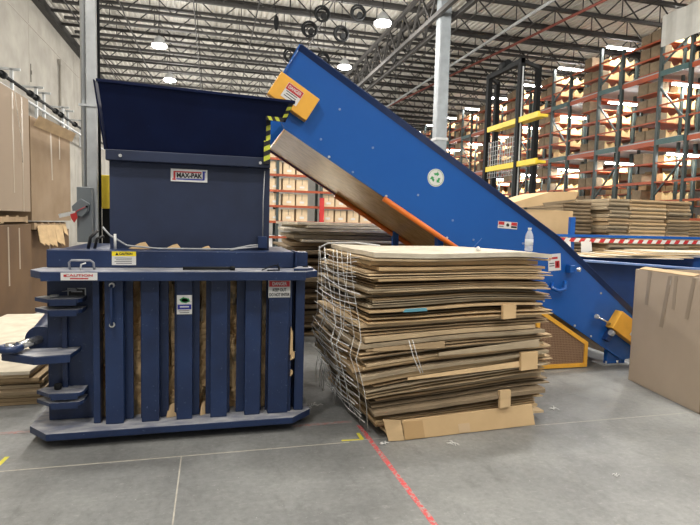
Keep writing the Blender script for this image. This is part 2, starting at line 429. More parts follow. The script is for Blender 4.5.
for x in (-1.75, 4.75):
    for i in range(-2, 10):
        y = 15 + 4.55 * i - (.25 if x < 0 else 0)
        lab = {(-1.75, 1): 'bright round lamp at upper left, nearer and larger of the two above the hopper',
               (-1.75, 2): 'bright round lamp just above the dark hopper, farther of the two',
               (4.75, 0): 'bright round lamp at top centre beside the roof girder, nearest the column',
               (4.75, 1): 'bright round lamp just above the conveyor top edge'}.get((x, i))
        lamp(x, y, 7.4, lab or (shared if y < 13.5 and x > 0 or y < 17 and x < 0 else 'small distant high bay lamp farther back under the roof'), LAMP_W * (1.2 if y < 13 else 1.0))
for x, y in ((-1.75, -3), (4.75, -3), (-1.75, 1.4), (4.75, 1.4), (10.5, -1), (10.5, 5), (10.5, 10)):
    lamp(x, y, 7.4, shared, LAMP_W * (.55 if y < 3 else 1.0))

# hanging coils
for i, (x, y, z, lab) in enumerate([
    (3.06, 15.5, 7.62, 'black cable coil hanging at top centre, highest of the coils left of the lamp'),
    (2.70, 15.52, 7.15, 'black double cable coil hanging just left above the conveyor tip'),
    (3.64, 15.5, 7.12, 'black cable coil hanging between the conveyor tip and the bright lamp'),
    (2.50, 18, 7.12, 'black cable coil hanging left of the conveyor tip near its corner'),
    (3.62, 18, 7.10, 'black cable coil hanging right behind the conveyor top edge'),
    (4.14, 15.5, 7.78, 'black cable coil hanging left of the girder at the top of the picture')]):
    if True:
        th = Thing('hanging_cable_coil', (x, y, z), lab, 'cable coil', 'coils hanging from the joists')
        mb = MB(); mb.ring((x, y, z), .21, .036, 'y', 24, 8); mb.ring((x + .02, y + .05, z - .01), .17, .026, 'y', 24, 6); th.add(mb, 'coil', 'black')
        mb = MB(); mb.cyl((x + .05, y - .04, z - .06), (x + .05, y + .08, z - .06), .085, 16); th.add(mb, 'hub', 'black')
        mb = MB(); mb.tube([(x, y, z + .2), (x + .02, y, z + .35), (x - .02, y, H + .01)], .010, 6); th.add(mb, 'hanger', 'black')
mb = MB(); mb.lathe((1.85, 16.5, 7.55), [(.01, -.22), (.05, -.16), (.085, 0), (.07, .16), (.02, .24)], 14); mb.cyl((1.85, 16.5, 7.78), (1.75, 16.5, 8.42), .012, 6)
simple(mb, 'hanging_cord_reel', 'black', (1.85, 16.5, 7.55), 'dark teardrop cord reel hanging alone above the hopper gap', 'cord reel')

# ------------------------------------------------------------------ left wall fittings
th = Thing('wall_pipe_rail', (-5.8, 10, 4.6), 'pair of pipes on small steel bracket posts along the cream wall', 'pipe rail')
for dz, r, m_ in ((0, .05, 'black'), (-.28, .045, 'galv')):
    th.add(MB().cyl((-5.5, 9, 5.35 + dz), (-5.5, 30, 5.35 + dz), r, 10), 'pipe', m_)
for y in (17.2, 19.35, 20.15, 22.5, 23.2, 25.3, 27.5):
    mb = MB(); mb.box(-5.56, -5.48, y, y + .07, 4.55, 5.70); mb.box(-6.0, -5.3, y, y + .07, 5.66, 5.72); th.add(mb, 'bracket', 'galv')
for y in (16.4, 18.7, 19.25, 21.45, 22.15, 24.2):
    th.add(MB().cyl((-5.5, y, 5.35), (-5.5, y + .2, 5.35), .10, 14), 'coupling', 'black')
mb = MB(); mb.cyl((-5.93, 23.9, 2.0), (-5.93, 23.9, 7.7), .045, 8); mb.box(-5.98, -5.88, 23.82, 23.98, 7.6, 7.8)
simple(mb, 'wall_conduit', mat('conduit_tan', (.30, .28, .24), .5), (-5.93, 23.9, 2.0), 'single vertical conduit on the cream wall left of the grey column', 'conduit')
for y, z, lab in ((17.3, 7.0, 'upper dark lifting slot in the cream wall'), (20.5, 6.4, 'lower dark lifting slot in the cream wall')):
    mb = MB(); mb.box(-6.0, -5.985, y, y + .07, z - .3, z + .3); mb.box(-6.0, -5.96, y + .01, y + .05, z - .05, z + .08)
    simple(mb, 'lifting_slot', mat('dark_recess', (.14, .13, .11), .9), (-6.0, y, z), lab, 'wall slot')

# left column, conduits, disconnect switch
PX, PY = -1.155, 5.8
th = Thing('equipment_column', (PX, PY, 0), 'slim grey steel post behind the baler with conduits strapped to it', 'post')
th.add(MB().box(PX - .045, PX + .045, PY - .05, PY + .05, .015, 8.4), 'post_shaft', 'galv', bevel=.008)
th.add(MB().box(PX - .1, PX + .1, PY - .1, PY + .1, 0, .015), 'base_plate', 'galv')
th.add(MB().cyl((PX - .075, PY - .02, 1.88), (PX - .075, PY - .02, 8.4), .024, 12), 'conduit', mat('pale_conduit', (.62, .64, .65), .35, metal=.5))
th.add(MB().cyl((PX + .063, PY, 1.3), (PX + .063, PY, 8.4), .014, 10), 'conduit', 'black')
th.add(MB().box(PX - .11, PX + .06, PY - .065, PY - .045, 2.67, 2.69), 'strap', 'galv')
QY = PY - .15
th = Thing('disconnect_switch', (-1.21, QY, 1.34), 'grey electrical disconnect box with red tag on the slim post', 'switch box')
th.add(MB().box(-1.275, -1.14, QY, PY - .052, 1.34, 1.88), 'enclosure', 'boxgrey', bevel=.008)
th.add(MB().prism([(-1.31, QY - .04, 1.69), (-1.23, QY - .04, 1.765), (-1.155, QY - .04, 1.72), (-1.165, QY - .04, 1.65), (-1.22, QY - .04, 1.585), (-1.30, QY - .04, 1.62)], (0, .04, 0)), 'cover', 'boxgrey', bevel=.005)
th.add(MB().cyl((-1.175, QY - .042, 1.69), (-1.175, QY - .055, 1.69), .010, 10), 'knob', 'black')
tg = Thing('lockout_tag', (-1.27, QY - .05, 1.6), 'white and red lockout tag hanging from the grey disconnect box', 'tag')
tg.add(MB().box(-.075, .075, -.002, .002, -.018, .018, Matrix.Translation((-1.345, QY - .052, 1.61)) @ Matrix.Rotation(R(-14), 4, 'Y')), 'white_tag', 'white')
tg.add(MB().prism([(-1.32, QY - .056, 1.61), (-1.265, QY - .056, 1.63), (-1.255, QY - .056, 1.58), (-1.285, QY - .056, 1.53), (-1.31, QY - .056, 1.57)], (0, .004, 0)), 'red_tag', 'red')
tg.add(MB().tube([(-1.285, QY - .05, 1.62), (-1.25, QY - .052, 1.65), (-1.175, QY - .05, 1.69)], .004, 6), 'cord', 'inkred')
mb = MB(); mb.box(-1.12, -.97, 6.0, 6.15, 1.68, 2.03); simple(mb, 'yellow_cabinet', 'yellowl', (-1.045, 6.07, 1.68), 'narrow yellow box between the slim post and the navy hopper', 'box', bevel=.01)
mb = MB()
mb.box(-1.12, -.97, 6.05, 6.10, 0, 1.68)
simple(mb, 'cabinet_stand', 'black', (-1.01, 6.07, 0), 'black stand carrying the narrow yellow box', 'stand')
mb = MB(); mb.tube([(-1.0, 6.16, 2.2), (-.98, 6.16, 2.6), (-1.03, 6.16, 2.75), (-.94, 6.16, 2.85)], .013, 8); mb.tube([(-1.04, 6.12, 2.05), (-1.06, 6.14, 2.3), (-.93, 6.15, 2.45), (-.96, 6.15, 2.6)], .011, 8)
simple(mb, 'hydraulic_hose', 'rubber', (-1.0, 6.16, 2.05), 'black hoses looping above the narrow yellow box', 'hose')

# ------------------------------------------------------------------ left bulk boxes
def bulkbox(name, p0, p1, depth, z0, z1, m_, label, tapes=(), flap=True, group=None):
    """front face from p0 (near) to p1 (far); depth to the left"""
    a = Vector((*p0, 0)); b = Vector((*p1, 0)); d = (b - a); L = d.length; d.normalize(); nrm = Vector((-d.y, d.x, 0))
    Mt = Matrix.Translation((a.x, a.y, 0)) @ Matrix(((d.x, nrm.x, 0, 0), (d.y, nrm.y, 0, 0), (0, 0, 1, 0), (0, 0, 0, 1)))
    th = Thing(name, (a.x, a.y, z0), label, 'cardboard box', group)
    t = .012
    mb = MB()
    # walls as a hollow shell with slightly bowed sides
    def wall(x0, x1, y0, y1): mb.box(x0, x1, y0, y1, z0, z1, Mt)
    wall(0, L, 0, t); wall(0, L, depth - t, depth); wall(0, t, t, depth - t); wall(L - t, L, t, depth - t)
    mb.box(t, L - t, t, depth - t, z0, z0 + t, Mt)
    th.add(mb, 'body', m_, bevel=.004)
    if flap:
        mb = MB()
        mb.box(0.01, L - .01, .003, depth / 2 - .004, z1 - .002, z1 + .008, Mt); mb.box(.01, L - .01, depth / 2 + .004, depth - .003, z1, z1 + .010, Mt)
        th.add(mb, 'flap', m_)
    for (u, v0, v1, w, sk) in tapes:
        mb = MB(); mb.prism([(u - w / 2, -.0015, v1), (u + w / 2, -.0015, v1), (u + w / 2 + sk, -.0015, v0), (u - w / 2 + sk, -.0015, v0)], (0, .0012, 0), 0, Mt)
        th.add(mb, 'tape_strip', 'packtape')
    return th
B = bulkbox('bulk_box', (-2.74, 6.9), (-2.69, 9.08), 1.1, 1.64, 3.32, 'gaylord', 'tall greyish cardboard bulk box nearest the camera, upper left of the picture', [(1.55, 1.9, 3.3, .05, 0), (1.9, 1.64, 3.3, .05, 0)])
B.add(MB().tube([(-2.675, 8.45, 3.32), (-2.672, 8.55, 3.0), (-2.668, 8.68, 2.6), (-2.67, 8.7, 2.35)], .007, 6), 'loose_tape', 'cleartape')
B2 = bulkbox('bulk_box', (-2.74, 9.3), (-2.64, 11.25), 1.15, 1.50, 3.12, 'gaylord2', 'open brown bulk box behind the nearest upper box, beside the slim post', [(.9, 2.2, 3.1, .07, .05), (1.35, 2.6, 3.1, .05, .0)])
B2.add(MB().prism([(-2.70, 9.32, 2.98), (-2.62, 9.32, 3.14), (-2.53, 11.2, 3.16), (-2.60, 11.2, 3.0)], (.01, 0, 0)), 'turned_flap', 'card0')
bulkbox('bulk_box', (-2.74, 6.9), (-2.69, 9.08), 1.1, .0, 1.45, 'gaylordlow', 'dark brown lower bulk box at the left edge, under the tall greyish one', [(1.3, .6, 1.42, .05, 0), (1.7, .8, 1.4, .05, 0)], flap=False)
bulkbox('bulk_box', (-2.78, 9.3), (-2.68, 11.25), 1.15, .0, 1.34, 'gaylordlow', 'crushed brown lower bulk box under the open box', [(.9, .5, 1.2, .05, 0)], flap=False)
def pallet(name, x0, x1, y0, y1, z, label, rz=0):
    th = Thing(name, ((x0 + x1) / 2, (y0 + y1) / 2, z), label, 'pallet')
    wood = mat('pallet_wood', (.40, .28, .16), .85, var=.3, vscale=6)
    for i in range(6):
        a = y0 + (y1 - y0 - .1) * i / 5; th.add(MB().box(x0, x1, a, a + .1, z + .09, z + .108), 'deck_board', wood)
    for i in range(3):
        a = x0 + (x1 - x0 - .08) * i / 2; th.add(MB().box(a, a + .08, y0, y1, z + .018, z + .09), 'stringer', wood)
    for i in range(3):
        a = y0 + (y1 - y0 - .1) * i / 2; th.add(MB().box(x0, x1, a, a + .1, z, z + .018), 'bottom_board', wood)
    return th
tmp = pallet('wooden_pallet', -3.85, -2.72, 7.0, 9.05, 1.47, 'wooden pallet between the two stacked bulk boxes nearest the camera')
tmp.o.location.z = 1.47; 
for c in tmp.parts: pass
tmp = pallet('wooden_pallet', -3.85, -2.72, 9.35, 11.2, 1.36, 'wooden pallet under the open brown bulk box')
# crumpled cardboard bits hanging off the lower box
mb = MB(); random.seed(5)
for i in range(7):
    y = 9.4 + i * .24; h_ = random.random() * .2; mb.prism([(-2.70, y, 1.42), (-2.69, y + .2, 1.43), (-2.64, y + .18, 1.22 - h_), (-2.67, y + .03, 1.28 - h_)], (.008, 0, .004))
simple(mb, 'torn_cardboard', 'card5', (-2.68, 10, 1.1), 'torn cardboard flaps hanging by the crushed lower bulk box', 'cardboard')

# flat sheets on the floor at left
random.seed(11)
labels = ['pale speckled board on top of the low flat pile at left']
z = 0
for i in range(9):
    t = .034; o = random.uniform(-.05, .05)
    top = i == 8
    mb = MB(); Mt = Matrix.Translation((-1.98 + o, 6.2 + random.uniform(-.04, .04), z)) @ Matrix.Rotation(R(random.uniform(-2, 2)), 4, 'Z')
    mb.box(-.60, .60, -1.35, 1.45, .001, t - .003, Mt)
    simple(mb, 'flat_board', 'palesheet' if top else 'card%d' % (i % 5), (-1.98 + o, 6.2, z), labels[0] if top else 'flattened board in the low pile left of the baler, under the pale top one', 'cardboard sheet', None if top else 'boards in the low pile left of the baler', bevel=.003)
    z += t

# ------------------------------------------------------------------ baler
BL = Thing('cardboard_baler', (-.2, 4.6, 0), 'large navy blue baler with ribbed door and tall hopper, cardboard in its chamber', 'baler')
def bp(mb, name, m_='navy', bevel=.006, parent=None, label=None): return BL.add(mb, name, m_, bevel, parent, label)
# bottom plate & feet
topside(bp(MB().prism([(-1.23, 4.04, .068), (-1.08, 3.86, .068), (.60, 3.86, .068), (.76, 4.02, .068), (.76, 4.6, .068), (-1.23, 4.6, .068)], (0, 0, .05)), 'bottom_plate', ['navyworn', 'navy'], .004))
for x in (-.86, .50):
    mb = MB(); mb.prism([(x, 4.05, 0), (x, 4.05, .068), (x, 4.5, .068), (x, 4.5, 0)], (.05, 0, 0)); mb.prism([(x + .05, 4.1, .068), (x + .14, 4.1, .068), (x + .05, 4.1, .01)], (0, .05, 0)); bp(mb, 'foot', 'bluedark', .003)
# side frame plates & body behind
mb = MB(); mb.box(-1.13, -.80, 4.12, 5.5, .119, 1.20); bp(mb, 'side_frame', 'navy', .006)
mb = MB(); mb.box(.62, .715, 4.10, 5.5, .119, 1.20); bp(mb, 'side_frame', 'navy', .006)
mb = MB(); mb.box(-.80, .62, 5.44, 5.5, .119, 1.20); bp(mb, 'back_plate', 'navy', 0)
mb = MB(); mb.box(-.80, .62, 4.6, 5.44, .0, .119); bp(mb, 'chamber_floor', 'navy', 0)
# ledge
topside(bp(MB().prism([(-1.195, 4.00, 1.175), (-1.10, 3.87, 1.175), (.68, 3.87, 1.175), (.79, 3.98, 1.175), (.79, 4.2, 1.175), (-1.17, 4.2, 1.175)], (0, 0, .05)), 'ledge', ['navyworn', 'navy'], .004))
bp(MB().box(-1.095, .68, 3.858, 3.869, 1.16, 1.222), 'ledge_front', 'navy', .003)
# top beam
bp(MB().box(-1.14, .635, 4.16, 4.36, 1.225, 1.355), 'top_beam', 'navy', .008)
bp(MB().prism([(.64, 4.13, 1.226), (.64, 4.13, 1.36), (.655, 4.13, 1.36), (.655, 4.13, 1.226)], (0, .25, 0)), 'beam_end_plate', 'navy', .002)
bp(MB().box(.656, .77, 4.3, 4.45, 1.226, 1.345), 'beam_end_block', 'navy', .006)
bp(MB().box(-1.15, -.60, 4.37, 5.5, 1.20, 1.34), 'top_frame', 'navy', .006)
bp(MB().box(.44, .70, 4.46, 5.5, 1.20, 1.33), 'top_frame', 'navy', .006)
topside(bp(MB().prism([(.60, 3.93, 1.227), (.70, 3.93, 1.227), (.76, 3.99, 1.227), (.76, 4.12, 1.227), (.66, 4.12, 1.227)], (0, 0, .018)), 'corner_pad', ['navyworn', 'navy'], .003))
bp(MB().box(.685, .725, 4.02, 4.05, 1.246, 1.252), 'slot', 'black', 0)
# ribs (channel section, front flange on the viewer's side)
def rib(x0, x1, name='door_rib', m_='navy', depth=.11, y=3.965):
    t = .008
    mb = MB(); mb.prism([(x0, y, .119), (x1, y, .119), (x1, y + depth, .119), (x1 - t, y + depth, .119), (x1 - t, y + t, .119), (x0 + t, y + t, .119), (x0 + t, y + depth, .119), (x0, y + depth, .119)], (0, 0, 1.053))
    return bp(mb, name, m_, .004)
ribs = []
for a, b in ((-.725, -.605), (-.485, -.365), (-.245, -.135), (-.005, .115), (.245, .36)): ribs.append(rib(a, b))
wide = rib(.42, .575, depth=.11)
# back flats behind the ribs (leaving narrow openings)
for a, b in ((-.735, -.725), (-.605, -.550), (-.500, -.484), (-.365, -.305), (-.265, -.244), (-.135, -.085), (-.040, -.004), (.114, .138), (.185, .246), (.36, .376), (.408, .42)):
    bp(MB().box(a, b, 4.05, 4.072, .119, 1.17), 'door_bar', 'navy', .002)
# post beside the hinge section
bp(MB().box(-.81, -.765, 4.0, 4.12, .119, 1.17), 'hinge_post', 'navy', .004)
bp(MB().box(.577, .60, 3.99, 4.10, .119, 1.17), 'door_edge_bar', 'navy', .003)
bp(MB().box(.63, .70, 4.0, 4.10, .119, 1.17), 'latch_post', 'navy', .004)
# hinge lugs
def lug(z, x0=-1.19, xc=-1.08, x1=-.87, y0=3.95, h=.028, m_='navyworn'):
    topside(bp(MB().prism([(x0, 4.06, z), (xc + .0, y0, z), (x1 - .02, y0, z), (x1, y0 + .03, z), (x1, 4.12, z), (x0 + .04, 4.12, z)], (0, 0, h)), 'hinge_plate', ['navyworn', 'navy'], .003))
    bp(MB().box(xc + .01, x1 - .03, y0 - .006, y0 - .001, z - .018, z + h - .004), 'hinge_plate_edge', 'navy', .002)
lug(1.00); lug(.925); lug(.34); lug(.275)
# lock plate carrying the cylinder end
topside(bp(MB().prism([(-1.38, 4.02, .625), (-1.14, 3.86, .625), (-.93, 3.90, .625), (-.91, 4.118, .625), (-1.36, 4.10, .625)], (0, 0, .03)), 'cylinder_plate', ['navyworn', 'navy'], .003))
bp(MB().prism([(-1.385, 4.01, .60), (-1.14, 3.85, .60), (-.93, 3.888, .60), (-.93, 3.90, .60), (-1.14, 3.862, .60), (-1.375, 4.022, .60)], (0, 0, .05)), 'plate_edge', 'navy', .002)
bp(MB().box(-1.03, -.995, 4.085, 4.118, .34, .95), 'stiffener_bar', 'navy', .003)
# hydraulic cylinder
cyl0 = Vector((-1.16, 4.22, .72)); cyl1 = Vector((-1.17, 5.3, .90)); eye = Vector((-1.315, 3.97, .692))
bar = bp(MB().cyl((-1.185, 4.16, .715), (-1.20, 5.4, .93), .085, 24), 'hydraulic_cylinder', 'navy', .006)
bp(MB().cyl((-1.184, 4.14, .712), (-1.186, 4.165, .716), .095, 24), 'cylinder_gland', 'navy', 0, parent=bar)
bp(MB().cyl(eye + Vector((.03, .04, .005)), (-1.184, 4.15, .713), .030, 16), 'cylinder_rod', 'chrome', 0, parent=bar)
mb = MB()
Me = Matrix.Translation(eye) @ Matrix.Rotation(R(0), 4, 'Z')
mb.ring(eye, .055, .026, 'z', 24, 10)
bp(mb, 'rod_eye', 'navy', 0, parent=bar)
bp(MB().cyl(eye + Vector((0, 0, -.03)), eye + Vector((0, 0, .035)), .030, 16), 'pin', 'chrome', 0, parent=bar)
bp(MB().cyl((-1.05, 4.05, .368), (-1.05, 4.05, .41), .024, 12), 'hinge_bolt', 'black')
bp(MB().cyl((-1.06, 4.04, 1.03), (-1.06, 4.04, 1.045), .03, 12), 'hinge_bolt', 'galv')
# chamfered shelf bit
bp(MB().prism([(-.93, 4.08, 1.085), (-1.03, 4.08, 1.06), (-.93, 4.08, 1.065)], (0, .03, 0)), 'gusset', 'navyworn')
# nameplate
sticker(BL, None, (-.935, 4.116, 1.04), .12, .085, [('bar', 0, 0, .88, .80, 'inkblack'), ('bar', 0, .2, .6, .1, 'galv'), ('bar', 0, -.15, .7, .08, 'galv')], 'name_plate', back='galv', label='small black name plate')
# grab rod on the first rib
mb = MB(); mb.tube([(-.675, 3.962, 1.12), (-.675, 3.93, 1.115), (-.675, 3.92, 1.09), (-.675, 3.92, .87), (-.675, 3.93, .845), (-.675, 3.962, .84)], .011, 10)
bp(mb, 'grab_rod', 'navy', 0)
for z in (1.12, .84): bp(MB().cyl((-.675, 3.947, z), (-.675, 3.964, z), .019, 12), 'rod_fixing', 'bolt', 0)
# handles & loose bits on the ledge
mb = MB(); mb.tube([(-.95, 4.0, 1.226), (-.955, 4.0, 1.275), (-.94, 4.0, 1.29), (-.82, 4.0, 1.29), (-.80, 4.0, 1.275), (-.795, 4.0, 1.226)], .008, 8); bp(mb, 'ledge_handle', 'navyworn', 0)
mb = MB(); mb.tube([(-.875, 3.96, 1.226), (-.87, 3.96, 1.265), (-.84, 3.96, 1.275)], .006, 8); bp(mb, 'ledge_hook', 'bolt', 0)
mb = MB(); mb.cyl((-.20, 3.93, 1.2425), (.13, 3.95, 1.2425), .012, 10); mb.cyl((.13, 3.95, 1.2425), (.165, 3.952, 1.2425), .016, 10)
simple(mb, 'pry_bar', 'black', (-.03, 3.94, 1.226), 'black steel rod lying on the baler ledge', 'rod')
mb = MB(); mb.tube([(.36, 3.93, 1.231), (.42, 3.94, 1.255), (.47, 4.0, 1.262), (.50, 3.98, 1.25), (.49, 3.93, 1.232), (.40, 3.92, 1.231)], .005, 6); mb.tube([(.49, 3.96, 1.232), (.48, 3.95, 1.28)], .004, 6)
simple(mb, 'bent_wire', 'black', (.43, 3.94, 1.226), 'bent loop of baling wire on the right of the baler ledge', 'wire')
# hopper lower box (hollow)
HY = 4.27
def hopper_side(x0, x1, y0, y1, z0, z1, m_='navyflat', nm='hopper_wall'): return bp(MB().box(x0, x1, y0, y1, z0, z1), nm, m_, .003)
hopper_side(-.755, .455, HY + .09, HY + .11, 1.34, 2.02)
hopper_side(-.755, -.735, HY + .11, 5.44, 1.34, 2.45)
hopper_side(.435, .455, HY + .11, 5.44, 1.34, 2.02)
hopper_side(-.755, .455, 5.44, 5.46, 1.34, 2.45)
bp(MB().box(-.77, .45, HY + .02, HY + .10, 2.02, 2.10), 'hopper_flange', 'navyflat', .006)
for x in (-.665, .37): bp(MB().cyl((x, HY + .005, 2.055), (x, HY + .025, 2.055), .012, 8), 'flange_bolt', 'bolt', 0); 
# flared top, leaning toward the viewer, with cut-away lower right corner
z0, z1 = 2.10, 2.56; ya, yb = HY + .04, HY - .12
def fy(z): return ya + (yb - ya) * (z - z0) / (z1 - z0)
fl = [(-.755, 2.10), (-.79, 2.565), (.615, 2.525), (.555, 2.375), (.405, 2.385), (.415, 2.10)]
fp = [(x, fy(z), z) for x, z in fl]
bp(MB().prism(fp, (0, .012, 0)), 'flared_hopper_front', 'navydark', .0)
bp(MB().prism([(-.80, yb - .012, 2.55), (.62, yb - .012, 2.51), (.62, yb + .03, 2.51), (-.80, yb + .03, 2.55)], (0, 0, .022)), 'top_lip', 'navydark', .003)
bp(MB().prism([(-.785, ya + .012, 2.10), (-.825, yb + .012, 2.57), (-.825, 5.46, 2.57), (-.785, 5.46, 2.10)], (.012, 0, 0)), 'flared_hopper_side', 'navydark')
# hazard stripes on cut edges
def stripes(p0, p1, w, n, y):
    p0 = Vector((p0[0], y(p0[1]), p0[1])); p1 = Vector((p1[0], y(p1[1]), p1[1])); d = p1 - p0; L = d.length; d.normalize()
    s = Vector((d.z, 0, -d.x)).normalized()
    a = MB(); b = MB(); step = L / n
    for i in range(n):
        q0 = p0 + d * step * i; q1 = p0 + d * step * (i + 1); sk = d * step * .6 
        (a if i % 2 else b).prism([q0 - s * w / 2, q1 - s * w / 2, q1 + s * w / 2 + (sk if i < n - 1 else 0 * sk), q0 + s * w / 2 + (sk if i > 0 else 0 * sk)], (0, -.003, 0))
    bp(a, 'hazard_stripe', 'hazyellow', 0); bp(b, 'hazard_stripe', 'hazblack', 0)
stripes((.595, 2.52), (.54, 2.39), .03, 5, lambda z: fy(z) - .004)
stripes((.54, 2.39), (.40, 2.395), .03, 5, lambda z: fy(z) - .008)
bp(MB().box(.395, .445, HY + .0, HY + .018, 2.05, 2.40), 'edge_post', 'hazblack', .002)
stripes((.42, 2.395), (.42, 2.05), .05, 9, lambda z: HY - .002)
# wiring and box at hopper foot
bp(MB().box(.36, .435, HY + .04, HY + .09, 1.372, 1.47), 'junction_box', 'navy', .006)
for pts, r in (([(.37, HY + .05, 1.40), (.3, HY + .03, 1.395), (.15, HY, 1.365), (0, HY - .02, 1.365), (-.4, HY - .02, 1.365), (-.62, HY - .01, 1.385), (-.74, HY, 1.46), (-.79, HY, 1.52)], .007),
               ([(.37, HY + .05, 1.385), (.2, HY - .03, 1.372), (.14, HY - .06, 1.36)], .006), ([(-.90, HY + .05, 1.35), (-.88, HY + .04, 1.44), (-.83, HY + .04, 1.49)], .012),
               ([(-.86, HY + .07, 1.35), (-.84, HY + .06, 1.43), (-.79, HY + .06, 1.45)], .010), ([(.40, HY + .05, 1.47), (.40, HY + .06, 1.75), (.41, HY + .07, 2.0)], .004)):
    bp(MB().tube(pts, r, 8), 'cable', 'cable' if r < .009 else 'rubber', 0)
bp(MB().cyl((-.70, HY - .02, 1.355), (-.70, HY - .02, 1.47), .010, 8), 'conduit_stub', 'white', 0)
for i, (x, w, lab) in enumerate(((-.62, .16, 'small cardboard scrap leaning at the foot of the hopper, leftmost'), (-.36, .13, 'small cardboard scrap leaning at the foot of the hopper, second from left'), (-.10, .10, 'smallest cardboard scrap at the foot of the hopper'))):
    mb = MB(); mb.prism([(x, 4.335, 1.357), (x + w, 4.33, 1.357), (x + w * .75, 4.352, 1.41 - .012 * i), (x + w * .5, 4.352, 1.40 - .01 * i)], (0, .006, 0))
    simple(mb, 'cardboard_scrap', 'cardbright', (x, 4.335, 1.357), lab, 'cardboard scrap')
# stickers
def bars(n, z0, dz, w, mt, h=.06): return [('bar', 0 if i % 2 else -.03, z0 - i * dz, w - .07 * (i % 2), h, mt) for i in range(n)]
sticker(BL, None, (-.175, HY + .085, 1.935), .275, .098,
        [('bar', -.03, .27, .74, .10, 'inkred'), ('bar', -.40, .03, .055, .58, 'inkred'), ('bar', -.41, -.33, .09, .12, 'inkred'), ('bar', .03, -.30, .76, .10, 'inkblue'), ('bar', .40, .0, .055, .62, 'inkblue'), ('bar', .41, .33, .09, .10, 'inkblue'),
         ('text', 0, -.02, .70, .52, 'inkblack', 'MAX-PAK', .0022)], 'brand_plate', tilt=0, label='white plate with red and blue frame')
sticker(BL, None, (-.625, 4.158, 1.295), .165, .10, [('bar', 0, .33, 1, .34, 'inkyellow'), ('poly', 0, 0, 0, 0, 'inkblack', [(-.36, .22), (-.22, .22), (-.29, .46)]), ('text', .08, .33, .55, .24, 'inkblack', 'CAUTION', .0008)] + bars(4, .02, .13, .72, 'inkblack', .04), 'caution_label')
sticker(BL, None, (-.86, 3.856, 1.193), .225, .052, [('text', 0, .12, .75, .42, 'inkred', 'CAUTION', .0004), ('bar', -.38, .1, .08, .3, 'inkred'), ('bar', 0, -.28, .5, .16, 'inkred')], 'ledge_label')
sticker(BL, None, (-.19, 3.963, .975), .105, .14, [('poly', 0, 0, 0, 0, 'inkgreen', [(-.34 , .26), (-.1, .40), (.28, .32), (.36, .18), (.1, .08), (-.2, .12)]), ('poly', 0, 0, 0, 0, 'white', [(-.24, .26), (-.05, .34), (.2, .29), (.26, .2), (.08, .13), (-.14, .16)]), ('bar', 0, -.12, .92, .26, 'inkblue'), ('bar', 0, -.11, .6, .07, 'white')] + bars(2, -.32, .1, .7, 'inkblack', .03), 'service_label')
sticker(BL, None, (.497, 3.963, 1.085), .165, .13, [('bar', 0, .30, .94, .34, 'inkred'), ('text', 0, .30, .66, .28, 'white', 'DANGER', .0008), ('text', 0, -.06, .62, .26, 'inkblack', 'KEEP OUT', .0008), ('text', 0, -.34, .92, .26, 'inkblack', 'DO NOT ENTER', .0008)], 'danger_label')

# cardboard in the chamber (uncountable crushed mass)
random.seed(3)
mb = MB(); nx_, nz_ = 90, 64; V_ = {}
for i in range(nx_ + 1):
    for j in range(nz_ + 1):
        x = -.79 + 1.40 * i / nx_; z = .12 + 1.02 * j / nz_
        p = Vector((x * 9, 3.1, z * 5)); q_ = Vector((x * 22, 7, z * 17))
        y = 4.155 - .045 * abs(noise.noise(p)) * 2 - .035 * abs(noise.noise(q_)) + (.06 if noise.noise(Vector((x * 14, 1, z * 3))) > .28 else 0)
        V_[i, j] = mb.v((x + noise.noise(q_) * .008, y, z))
for i in range(nx_):
    for j in range(nz_):
        f = mb.bm.faces.new((V_[i, j], V_[i + 1, j], V_[i + 1, j + 1], V_[i, j + 1])); f.material_index = 0 if noise.noise(Vector((i * .16, j * .05, 5))) > -.15 else (1 if noise.noise(Vector((i * .3, j * .1, 9))) > 0 else 2)
bk = [mb.v((x, 4.59, z)) for x, z in ((-.79, .12), (.61, .12), (.61, 1.14), (-.79, 1.14))]
mb.bm.faces.new(bk)
mb.bm.faces.new([V_[i, 0] for i in range(nx_ + 1)] + [bk[1], bk[0]]); mb.bm.faces.new([V_[i, nz_] for i in range(nx_ + 1)] + [bk[2], bk[3]])
mb.bm.faces.new([V_[0, j] for j in range(nz_ + 1)] + [bk[3], bk[0]]); mb.bm.faces.new([V_[nx_, j] for j in range(nz_ + 1)] + [bk[2], bk[1]])
simple(mb, 'crushed_cardboard', ['cardbright', 'card0', 'card4'], (-.1, 4.3, .119), 'crushed cardboard filling the baler chamber behind the navy ribs', 'cardboard', kind='stuff')  # bright card puts the light on the crushed kraft into its colour
for i, (x, z, w, h) in enumerate(((.595, .68, .02, .22), (.605, .57, .03, .08), (.60, .43, .018, .05))):
    mb = MB(); mb.prism([(x - w / 2, 3.96, z - h / 2), (x + w / 2, 3.955, z - h / 2 + .02), (x + w / 2, 3.955, z + h * .3), (x - w / 4, 3.96, z + h / 2)], (0, .05, 0))
    simple(mb, 'cardboard_sliver', 'cardbright', (x, 3.97, z), ['long torn cardboard sliver poking out at the right of the baler door', 'wider torn cardboard scrap halfway down the right of the baler door', 'smallest lowest cardboard scrap at the right of the baler door'][i], 'cardboard scrap')
for i, (x, w) in enumerate(((-.48, .05), (-.32, .07), (-.08, .04))):
    mb = MB(); mb.prism([(x, 4.02, .12), (x + w, 4.04, .12), (x + w * .8, 4.08, .21), (x + .01, 4.07, .19)], (0, .012, 0))
    simple(mb, 'cardboard_scrap', 'card5', (x, 4.03, .12), 'small torn cardboard scrap on the baler bottom plate', 'cardboard scrap', 'scraps on the baler bottom plate')

